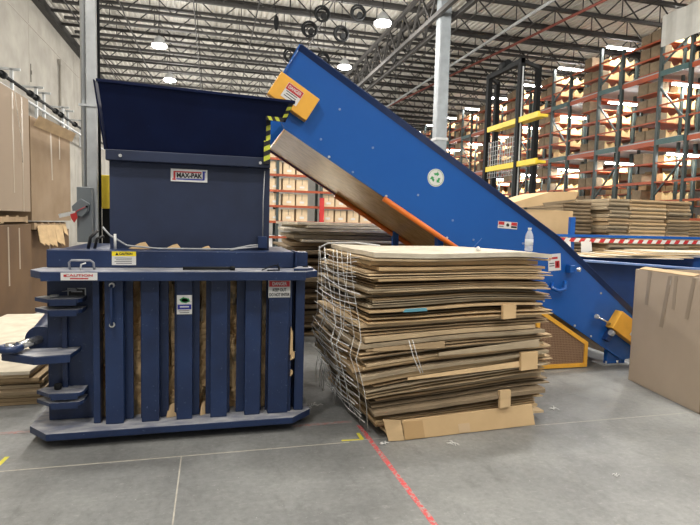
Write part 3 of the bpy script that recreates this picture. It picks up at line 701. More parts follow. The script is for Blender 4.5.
# ------------------------------------------------------------------ conveyor
YF, YB = 5.10, 6.62
CV = Thing('incline_conveyor', (3.9, 5.8, 0), 'big royal blue inclined conveyor rising from lower right to the navy hopper', 'conveyor')
def cp(mb, name, m_, bevel=.004, parent=None, label=None): return CV.add(mb, name, m_, bevel, parent, label)
side = [(.65, 2.48), (.50, 2.80), (.645, 2.98), (.80, 3.26), (3.72, 1.50), (5.02, .50), (5.02, .22), (4.68, .07)]
side = [(.60, 2.38), (.635, 2.955), (.80, 3.26), (3.72, 1.50), (5.02, .48), (5.02, .16), (4.70, .055)]
sidep = [(.665, 2.475), (.52, 2.75), (.80, 3.26), (3.72, 1.50), (5.05, .46), (5.05, .10), (4.70, .06)]
front = cp(MB().prism([(x, YF, z) for x, z in sidep], (0, .03, 0)), 'side_panel', 'blue', .004)
cp(MB().prism([(x, YB, z) for x, z in sidep], (0, .03, 0)), 'side_panel', 'blue', .004)
# outward lip along top edge, drooping
def lip(pts, out, drop, name):
    mb = MB()
    for (xa, za), (xb, zb) in zip(pts, pts[1:]):
        d = Vector((xb - xa, 0, zb - za)).normalized(); n = Vector((d.z, 0, -d.x)); 
        if n.z > 0: n = -n
        a = Vector((xa, YF, za)); b = Vector((xb, YF, zb)); o = Vector((0, -out, 0))
        t = Vector((0, 0, 0)) - n * .008
        mb.prism([a, a + o + 0 * n, a + o - t * -1, a + n * drop], b - a)
    return cp(mb, name, 'bluedark', 0)
lip([(.80, 3.26), (3.72, 1.50), (5.05, .46)], .045, .045, 'top_lip')
cp(MB().prism([(.52, YF - .03, 2.75), (.80, YF - .03, 3.26), (.79, YF - .03, 3.27), (.51, YF - .03, 2.76)], (0, .03, 0)), 'end_lip', 'blue', 0)
# belt inside & bottom pan
u = Vector((4.70 - .665, 0, .06 - 2.475)).normalized(); nrm = Vector((-u.z, 0, u.x))
pa = Vector((.665, YF + .032, 2.477)) + nrm * .004; 
cp(MB().prism([pa, pa + Vector((0, YB - YF - .04, 0)), pa + Vector((0, YB - YF - .04, 0)) - nrm * -.02, pa + nrm * .02], u * 4.65), 'bottom_pan', 'pan', 0, label='brown bottom pan')
q = pa + nrm * .42; cp(MB().prism([q, q + Vector((0, YB - YF - .04, 0)), q + Vector((0, YB - YF - .04, 0)) + nrm * .02, q + nrm * .02], u * 4.6), 'belt', 'rubber', 0)
# curled pan end, red edge strip
e = pa + Vector((0, 0, 0)); cp(MB().prism([e, e + Vector((0, YB - YF - .04, 0)), e + Vector((-.10, YB - YF - .04, -.15)), e + Vector((-.10, 0.02, -.15))], u * .012), 'pan_end', 'pan', 0)
eb = pa + Vector((0, YB - YF - .03, 0)) - nrm * .02; cp(MB().prism([eb, eb + Vector((0, .04, 0)), eb + Vector((0, .04, 0)) - nrm * -.05, eb + nrm * .05], u * 4.5), 'pan_edge', mat('dark_red_edge', (.22, .03, .02), .5), 0)
cp(MB().cyl(eb + u * 1.0 + Vector((0, -.03, -.01)), eb + u * 4.3 + Vector((0, -.03, -.01)), .03, 12), 'edge_guard', 'orange', 0, label='orange edge tube')
for t in (3.3,):
    r0 = pa + u * t - nrm * .004; cp(MB().prism([r0, r0 + Vector((0, YB - YF - .05, 0)), r0 + Vector((0, YB - YF - .05, 0)) + u * .012, r0 + u * .012], -nrm * .006), 'pan_seam', 'card3', 0)
# orange tube on the lower edge
a = Vector((1.67, YF - .03, 1.85)); b = Vector((2.92, YF - .03, 1.105))
cp(MB().cyl(a, b, .028, 14), 'edge_guard', 'orange', 0, label='orange edge tube')
# weld seam
cp(MB().prism([(2.62, YF - .002, 1.28), (2.63, YF - .002, 1.285), (2.80, YF - .002, 1.47), (2.797, YF - .002, 1.47)], (0, .002, 0)), 'seam', 'bluerim', 0)
# bearing guards
def guardbox(c, w, h, ang, dy, label):
    Mt = Matrix.Translation(c) @ Matrix.Rotation(ang, 4, 'Y')
    g = cp(MB().box(-w / 2, w / 2, -dy, 0, -h / 2, h / 2, Mt), 'bearing_guard', 'yellow', .006, label=label)
    return Mt, g
Mt, g1 = guardbox((.735, YF - .001, 2.765), .43, .245, R(31.5), .10, 'yellow box guard at the conveyor head')
sticker(CV, g1, (.72, YF - .103, 2.78), .17, .15, [('bar', 0, .27, .96, .42, 'inkred'), ('text', 0, .27, .8, .3, 'white', 'DANGER', .0008)] + bars(3, -.02, .15, .7, 'inkblack', .05), 'danger_label', tilt=-R(31.5))
Mt, g2 = guardbox((4.76, YF - .001, .40), .62, .23, R(33), .12, 'yellow box guard at the conveyor tail')
sticker(CV, g2, (4.76, YF - .123, .395), .14, .10, [('bar', 0, .2, .96, .5, 'inkred')] + bars(2, -.2, .16, .7, 'inkblack', .05), 'danger_label', tilt=-R(33))
# take-up screw
cp(MB().cyl((4.27, YF - .05, .60), (4.50, YF - .05, .49), .013, 10), 'take_up_screw', 'chrome', 0)
cp(MB().cyl((4.26, YF - .05, .605), (4.29, YF - .05, .59), .026, 6), 'screw_nut', 'galv', 0)
mb = MB(); mb.box(-.03, .03, -.08, 0, -.15, .15, Matrix.Translation((4.50, YF, .44)) @ Matrix.Rotation(R(33), 4, 'Y')); cp(mb, 'take_up_bracket', 'bluedark')
cp(MB().cyl((4.44, YF - .085, .42), (4.48, YF - .085, .40), .035, 8), 'bearing', 'galv', 0)
# tail frame plate with slope, foot leg
cp(MB().box(4.52, 4.78, YF + .035, YF + .09, 0.012, .40), 'leg', 'blue', .004); cp(MB().box(4.45, 4.85, YF + .0, YF + .2, 0, .012), 'foot_plate', 'galv', .002)
cp(MB().box(4.52, 4.78, YB - .09, YB - .01, 0, .3), 'leg', 'blue', .004)
for x in (4.50, 4.66): cp(MB().cyl((x, YF + .02, .012), (x, YF + .02, .05), .01, 8), 'anchor_bolt', 'bolt', 0)
# hidden support legs
for x in (2.3,):
    for y in (YF + .05, YB - .08): cp(MB().box(x, x + .08, y, y + .06, 0, 1.50), 'leg', 'blue', .004)
# plug & hook on the side
mb = MB(); mb.cyl((3.935, YF - .10, 1.145), (3.955, YF - .13, 1.14), .024, 16); cp(mb, 'limit_switch', 'bolt', .004)
cp(MB().box(3.86, 3.93, YF - .08, YF, 1.10, 1.19), 'switch_block', 'blue', .006)
cp(MB().tube([(3.70, YF - .0, .98), (3.66, YF - .05, .93), (3.74, YF - .07, .90), (3.82, YF - .06, .92), (3.86, YF - .01, 1.0)], .022, 10), 'pull_handle', 'blue', 0)
# small bolts
random.seed(8)
for x, z in ((1.02, 2.40), (1.55, 2.35), (1.35, 2.1), (2.05, 1.9), (2.45, 1.65), (2.7, 1.45), (3.3, 1.42), (4.35, .86), (1.2, 2.7), (3.5, 1.25), (3.6, .78), (4.25, .36)):
    cp(MB().cyl((x, YF - .006, z), (x, YF, z), .012, 8), 'bolt', 'bluerim' if x < 3.4 else 'bolt', 0)
for t in (.5, 1.2, 2.0, 3.2, 3.9):
    r0 = Vector((.665, YF - .008, 2.475)) + u * t + nrm * .02; cp(MB().cyl(r0, r0 + Vector((0, .01, 0)), .013, 8), 'bolt', 'bolt', 0)
# recycling sticker (round)
c = Vector((2.24, YF - .002, 2.085)); th = CV
ds = cp(MB().cyl(c, c + Vector((0, .0018, 0)), .092, 32), 'recycling_sticker', 'white', 0)
mb = MB()
for k in range(3):
    a0 = k * 2 * math.pi / 3
    def P(r, a): return c + Vector((r * math.sin(a0 + a), -.0016, r * math.cos(a0 + a)))
    mb.prism([P(.052, -.50), P(.052, .25), P(.070, .27), P(.048, .85), P(.018, .55), P(.030, .35), P(.026, -.50)], (0, .0014, 0))
cp(mb, 'recycling_arrows', 'inkgreen', 0, parent=ds)
mb = MB(); mb.ring(c + Vector((0, -.0008, 0)), .082, .0022, 'y', 32, 4); cp(mb, 'ring_print', 'inkgreen', 0, parent=ds)
sticker(CV, None, (3.10, YF - .002, 1.615), .235, .075, [('bar', -.33, .22, .30, .46, 'inkred'), ('bar', .33, .22, .30, .46, 'inkred'), ('bar', .33, -.22, .30, .28, 'inkblack'), ('bar', -.33, -.24, .24, .10, 'inkblack'), ('poly', 0, 0, 0, 0, 'inkblack', [(-.05, -.2), (.05, -.2), (.09, .05), (0, .32), (-.09, .05)])], 'warning_label', tilt=-R(3))
sticker(CV, None, (3.71, YF - .002, 1.215), .16, .19, [('bar', -.1, .25, .7, .12, 'inkred'), ('bar', .22, -.14, .36, .42, 'inkred'), ('bar', .22, -.14, .26, .32, 'white'), ('bar', .22, -.14, .09, .26, 'inkred'), ('bar', -.22, -.05, .4, .05, 'inkblack'), ('bar', -.22, -.2, .4, .05, 'inkblack')], 'warning_label', tilt=R(5))

# mesh guard under the conveyor
MG = Thing('mesh_guard', (3.85, 5.06, 0), 'yellow framed guard with brown mesh standing under the conveyor', 'guard')
GY = 5.06
pts = [(3.50, .012), (4.19, .012), (4.19, .30), (3.50, .72)]
def frame(pts, w, y, t):
    mb = MB(); n_ = len(pts); cx = sum(p[0] for p in pts) / n_; cz = sum(p[1] for p in pts) / n_
    inn = []
    for i in range(n_):
        p = Vector(pts[i]); a = (Vector(pts[i - 1]) - p).normalized(); b = (Vector(pts[(i + 1) % n_]) - p).normalized()
        bi = (a + b).normalized(); s = math.sqrt((1 - a.dot(b)) / 2); inn.append(p + bi * (w / max(s, .2)))
    for i in range(n_):
        j = (i + 1) % n_
        mb.prism([(pts[i][0], y, pts[i][1]), (pts[j][0], y, pts[j][1]), (inn[j][0], y, inn[j][1]), (inn[i][0], y, inn[i][1])], (0, t, 0))
    return mb, inn
mb, inn = frame(pts, .045, GY, .03); MG.add(mb, 'frame', 'yellow', .002)
MG.add(MB().prism([(p[0], GY + .02, p[1]) for p in inn], (0, .004, 0)), 'backing_panel', 'mesh')
mb = MB(); x0, x1 = inn[0][0], inn[1][0]
i = 0; x = x0 + .01
while x < x1:
    zt = inn[3][1] + (inn[2][1] - inn[3][1]) * (x - x0) / (x1 - x0); mb.box(x, x + .004, GY + .010, GY + .014, inn[0][1], zt); x += .02
z = inn[0][1] + .01
while z < inn[3][1]:
    xr = x1 if z < inn[2][1] else x0 + (x1 - x0) * (inn[3][1] - z) / (inn[3][1] - inn[2][1]); mb.box(x0, xr, GY + .014, GY + .018, z, z + .004); z += .02
MG.add(mb, 'wire_mesh', mat('tan_wire', (.42, .27, .17), .5))

# ------------------------------------------------------------------ cardboard stack
random.seed(21)
SX, SY, SR = 1.10, 3.60, R(4.0)     # front left corner, rotation
LW, LD = 1.55, 1.26
Ms = Matrix.Translation((SX, SY, 0)) @ Matrix.Rotation(SR, 4, 'Z')
heights = [0.0]; H_ST = 1.405
ths = []
while sum(ths) < H_ST - .20:
    ths.append(random.choice((.014, .020, .028, .036, .046, .022)))
ths += [.030, .018, .036, .042, .020, .050]
s_ = H_ST / sum(ths); ths = [t * s_ for t in ths]
NS = len(ths)
B_ = [0]
for t in ths: B_.append(B_[-1] + t)
def lerp_tab(tab, f):
    for (a, va), (b, vb) in zip(tab, tab[1:]):
        if f <= b: return va + (vb - va) * (f - a) / (b - a)
    return tab[-1][1]
def warp(k, x, y):
    """height of the k-th interface above the floor; fraction f fades the warp at floor and keeps order"""
    f = B_[k] / H_ST
    e = noise.noise(Vector((x * 1.1, y * 1.1, f * 6 + 3))) * .020 * min(1, f * 4)
    g = lerp_tab([(0, 0), (.12, .45), (.3, 1), (.45, .8), (.6, .35), (.8, .1), (1, 0)], f)
    e += .055 * g * (x / LW - .5) * 2
    droop = -.010 * min(1, f * 3) * (abs(x / LW - .5) * 2) ** 3
    return B_[k] + e * (1 if f > 0 else 0) + droop - (.0 if f < .9 else .012 * (x / LW))
# enforce monotonic spacing by sampling
def iface(k, x, y):
    return warp(k, x, y)
kraft = ['card0', 'card1', 'card2', 'card3', 'card4', 'card0', 'card2', 'card5']
def profile_edge(f):   # how far left edge moves with height (photo: bulge at mid-height, in at the lower part)
    return [(0, .10), (.2, .0), (.35, -.02), (.48, -.10), (.6, -.04), (.8, .0), (1, .02)]
def sheet(k, x0, x1, y0, y1, rot, m_, label, group=None, droop_flap=False, notch=None, gap=.0025, two_ply=False, mats=None):
    nx, ny = 14, 8
    mb = MB(); bm = mb.bm
    cx, cy = (x0 + x1) / 2, (y0 + y1) / 2
    lay = [(0.06, .90)] if not two_ply else [(.05, .33), (.64, .92)]
    wob = [random.uniform(-.012, .012) for _ in range(nx + 1)]
    base = None
    for (l0, l1) in lay:
        G = {}
        ins = random.uniform(0, .03) if two_ply and l0 > .5 else 0
        for i in range(nx + 1):
            for j in range(ny + 1):
                x = x0 + (x1 - x0) * i / nx; y = (y0 + ins) + (y1 - y0 - ins) * j / ny
                if j == 0: y += wob[i] * .35
                if i in (0, nx): x += wob[(j * 2) % nx] * .8
                dx, dy = x - cx, y - cy
                xx = cx + dx * math.cos(rot) - dy * math.sin(rot); yy = cy + dx * math.sin(rot) + dy * math.cos(rot)
                za, zb = iface(k, xx, yy), iface(k + 1, xx, yy)
                edge = 1 if 0 < j < ny and 0 < i < nx else 0
                for side_, fr in ((0, l0), (1, l1)):
                    z = za + (zb - za) * fr
                    if not edge: z += (zb - za) * (.06 if side_ == 0 else -.06)
                    z = max(z, .0015)
                    G[i, j, side_] = bm.verts.new(Ms @ Vector((xx, yy, z)))
        for i in range(nx):
            for j in range(ny):
                bm.faces.new((G[i, j, 1], G[i + 1, j, 1], G[i + 1, j + 1, 1], G[i, j + 1, 1])).smooth = False
                bm.faces.new((G[i, j, 0], G[i, j + 1, 0], G[i + 1, j + 1, 0], G[i + 1, j, 0]))
        for i in range(nx):
            bm.faces.new((G[i, 0, 0], G[i + 1, 0, 0], G[i + 1, 0, 1], G[i, 0, 1])); bm.faces.new((G[i, ny, 1], G[i + 1, ny, 1], G[i + 1, ny, 0], G[i, ny, 0]))
        for j in range(ny):
            bm.faces.new((G[0, j, 0], G[0, j, 1], G[0, j + 1, 1], G[0, j + 1, 0])); bm.faces.new((G[nx, j, 0], G[nx, j + 1, 0], G[nx, j + 1, 1], G[nx, j, 1]))
    basep = Ms @ Vector((cx, cy, B_[k]))
    return simple(mb, 'flattened_box', mats or m_, basep, label, 'flattened cardboard box', group)
GRP = 'flattened boxes in the big stack'
COMMON = 'flattened brown cardboard box lying inside the big film-wrapped stack beside the baler'
for k in range(NS):
    f = (B_[k] + B_[k + 1]) / 2 / H_ST
    lx = lerp_tab([(0, .20), (.12, .10), (.3, .0), (.48, -.09), (.55, -.02), (.8, .0), (1, .02)], f) + random.uniform(-.05, .05)
    rx = lerp_tab([(0, 1.42), (.15, 1.50), (.3, 1.54), (.45, 1.45), (.6, 1.42), (.8, 1.47), (1, 1.46)], f) + random.choice((-.04, -.02, 0, .02, .06, .09))
    y0 = random.choice((-.03, -.01, .0, .02, .05, .08)) + random.uniform(-.01, .01) + (.05 if f > .9 else 0); y1 = LD + random.uniform(-.06, .02)
    m_ = random.choice(kraft) if f < .85 else random.choice(('card2', 'card5', 'cardbright', 'card0'))
    lab, grp = COMMON, GRP
    if k == NS - 1: lab, grp, m_ = 'pale flattened box on the very top of the big cardboard stack', None, 'palesheet'; 
    elif k == NS - 2: lab, grp, m_ = 'flattened box second from the top of the big stack', None, 'card2'
    elif k == NS - 3: lab, grp, m_ = 'flattened box third from the top of the big stack', None, 'cardbright'
    elif k == 0: lab, grp = 'lowest flattened box of the big stack, on the floor', None
    rx += .07
    sheet(k, lx, rx, y0, y1, R(random.uniform(-1.8, 1.8)), m_, lab, grp, two_ply=k < NS - 1 and ths[k] > .026 and random.random() < .55)
# hanging front flaps and tabs (folded pieces pinned in the stack)
def panel(pts, depthv, m_, name, label, cat='cardboard flap', group=None, bevel=.002):
    ps = [Ms @ Vector(p) for p in pts]; mb = MB(); mb.prism(ps, Ms.to_3x3() @ Vector(depthv))
    c0 = sum(ps, Vector()) / len(ps)
    return simple(mb, name, m_, c0, label, cat, group, bevel=bevel)
P_ = panel
fb = Thing('bent_box_panel', tuple(Ms @ Vector((.85, -.05, 0))), 'bright brown box panel bent down along the floor at the front of the big stack', 'cardboard panel')
def fadd(pts, dv, m_, nm, label=None):
    ps = [Ms @ Vector(p) for p in pts]; mb = MB(); mb.prism(ps, Ms.to_3x3() @ Vector(dv)); fb.add(mb, nm, m_, .002, label=label)
fadd([(.285, -.075, .004), (1.44, -.075, .004), (1.42, -.045, .17), (.27, -.045, .145)], (0, .008, 0), 'cardbright', 'panel')
fadd([(.16, -.060, .004), (.28, -.078, .004), (.262, -.045, .145), (.12, -.04, .165)], (0, .008, 0), 'card5', 'side_flap')
fadd([(.29, -.078, .008), (.45, -.078, .008), (.435, -.052, .135), (.275, -.052, .135)], (0, .003, 0), mat('shiny_brown_tape', (.46, .30, .14), .3), 'tape_strip')
fadd([(.74, -.079, .012), (.84, -.079, .012), (.83, -.043, .148), (.73, -.043, .146)], (0, .003, 0), mat('glossy_tan_tape', (.55, .40, .24), .3), 'tape_strip')
for x, z0, z1, w, lab in ((1.09, .88, .99, .12, 'small square cardboard tab sticking out high on the right of the big stack'),
                          (1.10, .17, .30, .10, 'small cardboard tab hanging low on the right of the big stack'),
                          (1.28, .46, .60, .16, 'square folded flap at mid height on the right of the big stack'),):
    P_([(x, -.075, z0), (x + w, -.07, z0 + .005), (x + w + .015, -.045, z1), (x + .01, -.05, z1)], (0, .03, 0), 'cardbright' if w > .11 else 'card5', 'cardboard_tab', lab)
# longer slanting flaps between layers
for i, (x0, x1, z0, z1, h, m_, lab) in enumerate((
    (.30, 1.30, .425, .485, .045, 'card5', 'long bright slanting flap across the front just below mid height of the big stack'),
    (.55, 1.46, .585, .64, .06, 'card4', 'greyish wide flap across the front right half of the big stack'),
    (.02, .60, .655, .675, .05, 'card1', 'dull flap on the left front at mid height of the big stack'))):
    P_([(x0, -.050, z0 + h * .5), (x1, -.052, z1), (x1 + .01, -.035, z1 + h), (x0 + .01, -.038, z0 + h * .9)], (0, .005, 0), m_, 'slanting_flap', lab)
P_([(.25, -.043, .955), (.45, -.043, .96), (.44, -.04, .985), (.27, -.04, .98)], (0, .006, 0), 'flatcyan', 'blue_tape_piece', 'torn strip of blue tape on the upper left front of the big stack', 'tape')
# stretch film strands on the left side
random.seed(4)
mb = MB()
def LP(y, z, off=0): return Ms @ Vector((lerp_tab([(0, .08), (.15, .0), (.3, -.06), (.48, -.13), (.55, -.07), (.8, -.05), (1, -.04)], max(0, min(1, z / H_ST))) - off, y, z))
for i in range(9):
    y = .10 + i * .13 + random.uniform(-.03, .03); pts = []; dy = random.uniform(-.30, .30)
    for q in range(12):
        z = .05 + (H_ST - .08) * q / 11; pts.append(LP(y + dy * math.sin(q * .4), z, 0.008 + .007 * random.random()))
    mb.tube(pts, random.choice((.0018, .0025, .0035)), 5)
for i in range(34):
    z = .10 + i * .038; a = random.uniform(0, .2); b = random.uniform(.8, 1.25); sl = random.uniform(-.05, .06)
    mb.tube([LP(a + (b - a) * q / 6, max(.02, min(1.39, z + sl * q / 6 - .03 * math.sin(q * .52))), .010 + .015 * random.random()) for q in range(7)], random.choice((.002, .003, .0045)), 5)
for i in range(9):
    y = random.uniform(.3, 1.2); pts = [LP(y + .3 * q / 5, .35 - .34 * q / 5, .02 + .05 * q / 5) for q in range(6)]
    mb.tube(pts, .003, 5)
mb.tube([Ms @ Vector(p) for p in ((-.05, 1.2, 1.36), (-.06, .9, 1.415), (.1, .6, 1.435), (.15, .2, 1.43))], .007, 6)
mb.tube([Ms @ Vector(p) for p in ((.30, -.052, .75), (.34, -.058, .62), (.40, -.062, .50))], .004, 5)
mb.tube([Ms @ Vector(p) for p in ((.33, -.052, .75), (.37, -.058, .62), (.42, -.062, .50))], .003, 5)
tag(simple(mb, 'stretch_film', 'film', tuple(LP(.6, 0)), 'shredded clear stretch film strands wrapped over the left side of the big stack', 'plastic film'), 'shredded clear stretch film strands wrapped over the left side of the big stack', 'plastic film', kind='stuff')
# plastic scraps on the floor
random.seed(9)
for i, (x, y, s, lab) in enumerate(((1.72, 3.42, .06, 'crumpled clear plastic scrap on the floor in front of the big stack'), (1.22, 3.72 - .2, .035, 'small plastic scrap on the floor at the stack corner by the red line'),
                                    (2.93, 3.92, .05, 'white plastic scrap on the floor right of the big stack'), (.85, 4.4, .05, 'plastic film scrap on the floor between baler and stack'),
                                    (2.55, 2.75, .02, 'tiny white speck of plastic on the open floor at right'), (-1.9, 4.2, .03, 'tiny white scrap on the floor left of the baler'))):
    mb = MB()
    for q in range(7):
        a = random.uniform(0, 6.3); p0 = Vector((x, y, .004)) + Vector((math.cos(a), math.sin(a), 0)) * s * random.random(); p1 = p0 + Vector((math.cos(a * 2), math.sin(a * 2) * .8, random.uniform(0, .25))) * s
        mb.tube([p0, (p0 + p1) / 2 + Vector((0, 0, .008)), p1], .0028, 5)
    simple(mb, 'plastic_scrap', 'film', (x, y, 0), lab, 'plastic scrap')
# water bottle
bx, by, bz = 2.40, 3.76, H_ST - .002
bpz = Ms @ Vector((1.44, .12, 0)); bx, by = bpz.x, bpz.y
bz = (Ms @ Vector((0, 0, 0))).z + iface(NS, 1.44, .12) + .0
WB = Thing('water_bottle', (bx, by, bz), 'clear plastic water bottle standing on top of the big cardboard stack', 'bottle')
WB.add(MB().lathe((bx, by, bz), [(.028, .0), (.033, .006), (.033, .03), (.030, .035), (.033, .04), (.033, .12), (.030, .135), (.018, .165), (.013, .172), (.013, .18)], 20), 'body', 'bottle')
WB.add(MB().lathe((bx, by, bz), [(.0335, .055), (.0335, .10)], 20), 'paper_label', 'water')
WB.add(MB().lathe((bx, by, bz), [(.015, .178), (.015, .193)], 16), 'cap', 'white')
mb = MB(); mb.lathe((bx - .45, by + .02, iface(NS, .95, .06)), [(.018, 0), (.02, .01), (.012, .03), (.004, .035)], 10)
simple(mb, 'foam_scrap', 'white', (bx - .45, by + .02, H_ST), 'small white foam scrap on top of the big stack, left of the bottle', 'scrap')

# ------------------------------------------------------------------ floor tape
def tape(name, a, b, w, m_, label, segs=None):
    a = Vector((*a, 0)); b = Vector((*b, 0)); d = (b - a).normalized(); s = Vector((-d.y, d.x, 0)) * w / 2; L = (b - a).length
    mb = MB(); random.seed(2)
    n_ = max(1, int(L / .08)); z = Vector((0, 0, .0004)); last = None
    pts = []
    for i in range(n_ + 1):
        p = a + d * L * i / n_; pts.append((p - s * random.uniform(.8, 1.05) + z, p + s * random.uniform(.8, 1.05) + z))
    for i in range(n_):
        if random.random() < .06: continue
        mb.prism([pts[i][0], pts[i + 1][0], pts[i + 1][1], pts[i][1]], (0, 0, .0008))
    return simple(mb, name, m_, (a.x, a.y, 0), label, 'floor tape')
tape('red_floor_tape', (1.135, 3.9), (1.185, 1.2), .038, 'redtape', 'worn red tape line running from the big stack toward the camera')
tape('red_floor_tape', (-4.5, 4.28), (-.9, 4.24), .05, 'fadedtape', 'faded red tape line on the floor left of the baler')
tape('red_floor_tape', (.62, 3.98), (1.10, 3.99), .045, 'fadedtape', 'short faded red tape between baler and big stack')
tape('yellow_floor_tape', (.93, 3.64), (1.09, 3.63), .02, 'yeltape', 'short yellow tape mark, horizontal arm beside the red line')
tape('yellow_floor_tape', (1.085, 3.63), (1.085, 3.75), .03, 'yeltape', 'short yellow tape mark, upright arm beside the red line')
tape('yellow_floor_tape', (-1.32, 3.56), (-1.30, 3.82), .03, 'yeltape', 'short yellow tape mark on the floor at the left edge')

# ------------------------------------------------------------------ right bulk box
RB = bulkbox('bulk_box', (4.16, 3.56), (4.335, 4.58), -1.05, .0, 1.19, 'gaylordr', 'large tan cardboard bulk box standing open on the floor at the right edge', [], flap=False)
# (front face runs along the viewer's side; tape strips on it)
a = Vector((4.16, 3.56, 0)); b = Vector((4.335, 4.58, 0)); d = (b - a); L = d.length; d.normalize(); nn = Vector((-d.y, d.x, 0))
def rp(u_, z, o=.0145): p = a + d * u_ + nn * o; return Vector((p.x, p.y, z))
for (uu, z0, z1, w, sk, m_) in ((.80, .84, 1.19, .05, .02, 'packtape'), (.50, .66, 1.17, .05, .08, 'packtape'), (.42, .86, 1.18, .04, .01, 'packtape'), (.19, .80, 1.18, .045, .06, 'packtape')):
    mb = MB(); mb.prism([rp(uu - w / 2, z1), rp(uu + w / 2, z1), rp(uu + w / 2 + sk, z0), rp(uu - w / 2 + sk, z0)], -nn * .0015); RB.add(mb, 'tape_strip', m_)
mb = MB(); mb.prism([rp(.49, 1.16, .016), rp(.475, 1.16, .016), rp(.485, 1.08, .016), rp(.497, 1.09, .016)], -nn * .001); RB.add(mb, 'tape_end', 'cleartape')
mb = MB(); mb.prism([rp(.97, 1.19, .012), rp(.2, 1.19, .012), rp(.2, 1.212, -.05), rp(.97, 1.212, -.05)], (0, 0, .008)); RB.add(mb, 'top_rim', 'card0')
RB.add(MB().prism([rp(-.001, 0, .013), rp(-.001, 1.19, .013), rp(.014, 1.19, .013), rp(.014, 0, .013)], -nn * .01), 'corner_edge', 'card3')

# ------------------------------------------------------------------ blue feed bin behind
FB = Thing('feed_bin', (6.8, 7.4, 0), 'long blue steel bin with scuffed rim behind the conveyor tail', 'bin')
def fbp(mb, nm, m_, bv=.004): FB.add(mb, nm, m_, bv)
def zt(x): return 1.13 - .055 * (x - 4.9)
def wallp(y0, y1, x0=4.95, x1=9.2): return MB().prism([(x0, y0, 0), (x1, y0, 0), (x1, y0, zt(x1)), (x0, y0, zt(x0))], (0, y1 - y0, 0))
fbp(wallp(6.88, 6.92), 'front_wall', 'bluedark'); fbp(MB().box(4.95, 9.2, 8.0, 8.04, 0, 1.10), 'back_wall', 'blue')
fbp(MB().box(4.95, 4.99, 6.92, 8.0, 0, 1.10), 'end_wall', 'blue'); fbp(MB().box(9.16, 9.2, 6.92, 8.0, 0, .88), 'end_wall', 'blue')
fbp(MB().prism([(4.90, 6.64, zt(4.9)), (9.25, 6.64, zt(9.25)), (9.25, 6.64, zt(9.25) + .03), (4.90, 6.64, zt(4.9) + .03)], (0, .36, 0)), 'front_rim', 'bluerim'); fbp(MB().box(4.90, 9.25, 7.96, 8.06, 1.10, 1.13), 'back_rim', 'bluerim')
fbp(MB().box(4.99, 9.16, 6.92, 8.0, .02, .05), 'floor_plate', 'bluedark')
random.seed(31)
for i in range(7):
    x = 6.7 + i * .22; mb = MB(); Mt = Matrix.Translation((x, 7.4, 1.135 + .016 * i)) @ Matrix.Rotation(R(random.uniform(-14, 14)), 4, 'Z') @ Matrix.Rotation(R(0), 4, 'X')
    mb.box(-.75, .85, -.3, .62, 0, .012, Mt)
    simple(mb, 'loose_board', ['palesheet', 'card2', 'palesheet', 'card5', 'palesheet', 'card2', 'palesheet'][i], (x, 7.4, 1.135 + .016 * i), 'pale loose board fanned across the blue bin', 'cardboard sheet', 'boards lying across the blue bin', bevel=.002)
# blue rail + post + barricade tape
GR = Thing('blue_guard_rail', (5.5, 8.1, 0), 'blue post and rail behind the bin carrying striped tape', 'rail')
RY = 8.25
def az(px_, z): return z
GR.add(MB().box(6.30, 6.40, RY, RY + .07, .01, 1.80), 'post', 'blue', .004); GR.add(MB().box(6.25, 6.45, RY - .05, RY + .12, 0, .01), 'base_plate', 'blue')
GR.add(MB().box(5.3, 10.3, RY - .03, RY - .005, 1.44, 1.49), 'rail', 'blue', .004)
GR.add(MB().box(10.2, 10.3, RY, RY + .07, 0, 1.5), 'post', 'blue', .004)
BT = Thing('barricade_tape', (5.4, RY - .04, 1.38), 'red and white striped barricade tape stretched along the blue rail', 'barricade tape')
a1, a2 = MB(), MB(); n_ = 44; w = (10.2 - 5.5) / n_
for i in range(n_):
    x = 5.5 + i * w; sag = -.02 * math.sin(math.pi * i / n_)
    (a1 if i % 2 else a2).prism([(x, RY - .036, 1.365 + sag), (x + w, RY - .036, 1.365 + sag), (x + w + .05, RY - .036, 1.435 + sag), (x + .05, RY - .036, 1.435 + sag)], (0, .003, 0))
BT.add(a1, 'red_stripes', 'inkred'); BT.add(a2, 'white_stripes', 'white')
for x, w, lab in ((6.18, .10, 'narrow white paper hanging from the blue rail left of the post'), (6.50, .22, 'wider white paper hanging from the blue rail right of the post'), (9.92, .2, 'white paper at the right edge hanging from the striped tape')):
    mb = MB(); mb.prism([(x, RY - .05, 1.365), (x + w, RY - .05, 1.365), (x + w + .02, RY - .06, 1.16 if w < .21 or x > 9 else 1.19), (x + .01, RY - .06, 1.15)], (0, .003, 0))
    simple(mb, 'paper_notice', 'white', (x, RY - .05, 1.15), lab, 'paper')
# kraft big box with slanting lid
KB = bulkbox('bulk_box', (5.35, 8.75), (6.72, 8.75), .9, 0.0, 1.93, 'cardbright', 'large bright kraft box with a slanted lid beyond the conveyor', [(.6, 1.2, 1.6, .06, 0)], flap=False)
KB.add(MB().prism([(5.0, 8.70, 2.06 - .12), (6.15, 8.70, 2.27), (6.78, 8.70, 2.30), (6.70, 8.70, 2.10), (6.1, 8.70, 2.02), (5.4, 8.7, 1.935)], (0, .9, 0)), 'slanted_lid', 'cardbright', .003)
KB.add(MB().prism([(6.0, 8.69, 2.06), (6.75, 8.69, 2.16), (6.70, 8.69, 2.12), (6.05, 8.69, 2.0)], (0, .02, 0)), 'lid_fold', 'card3')
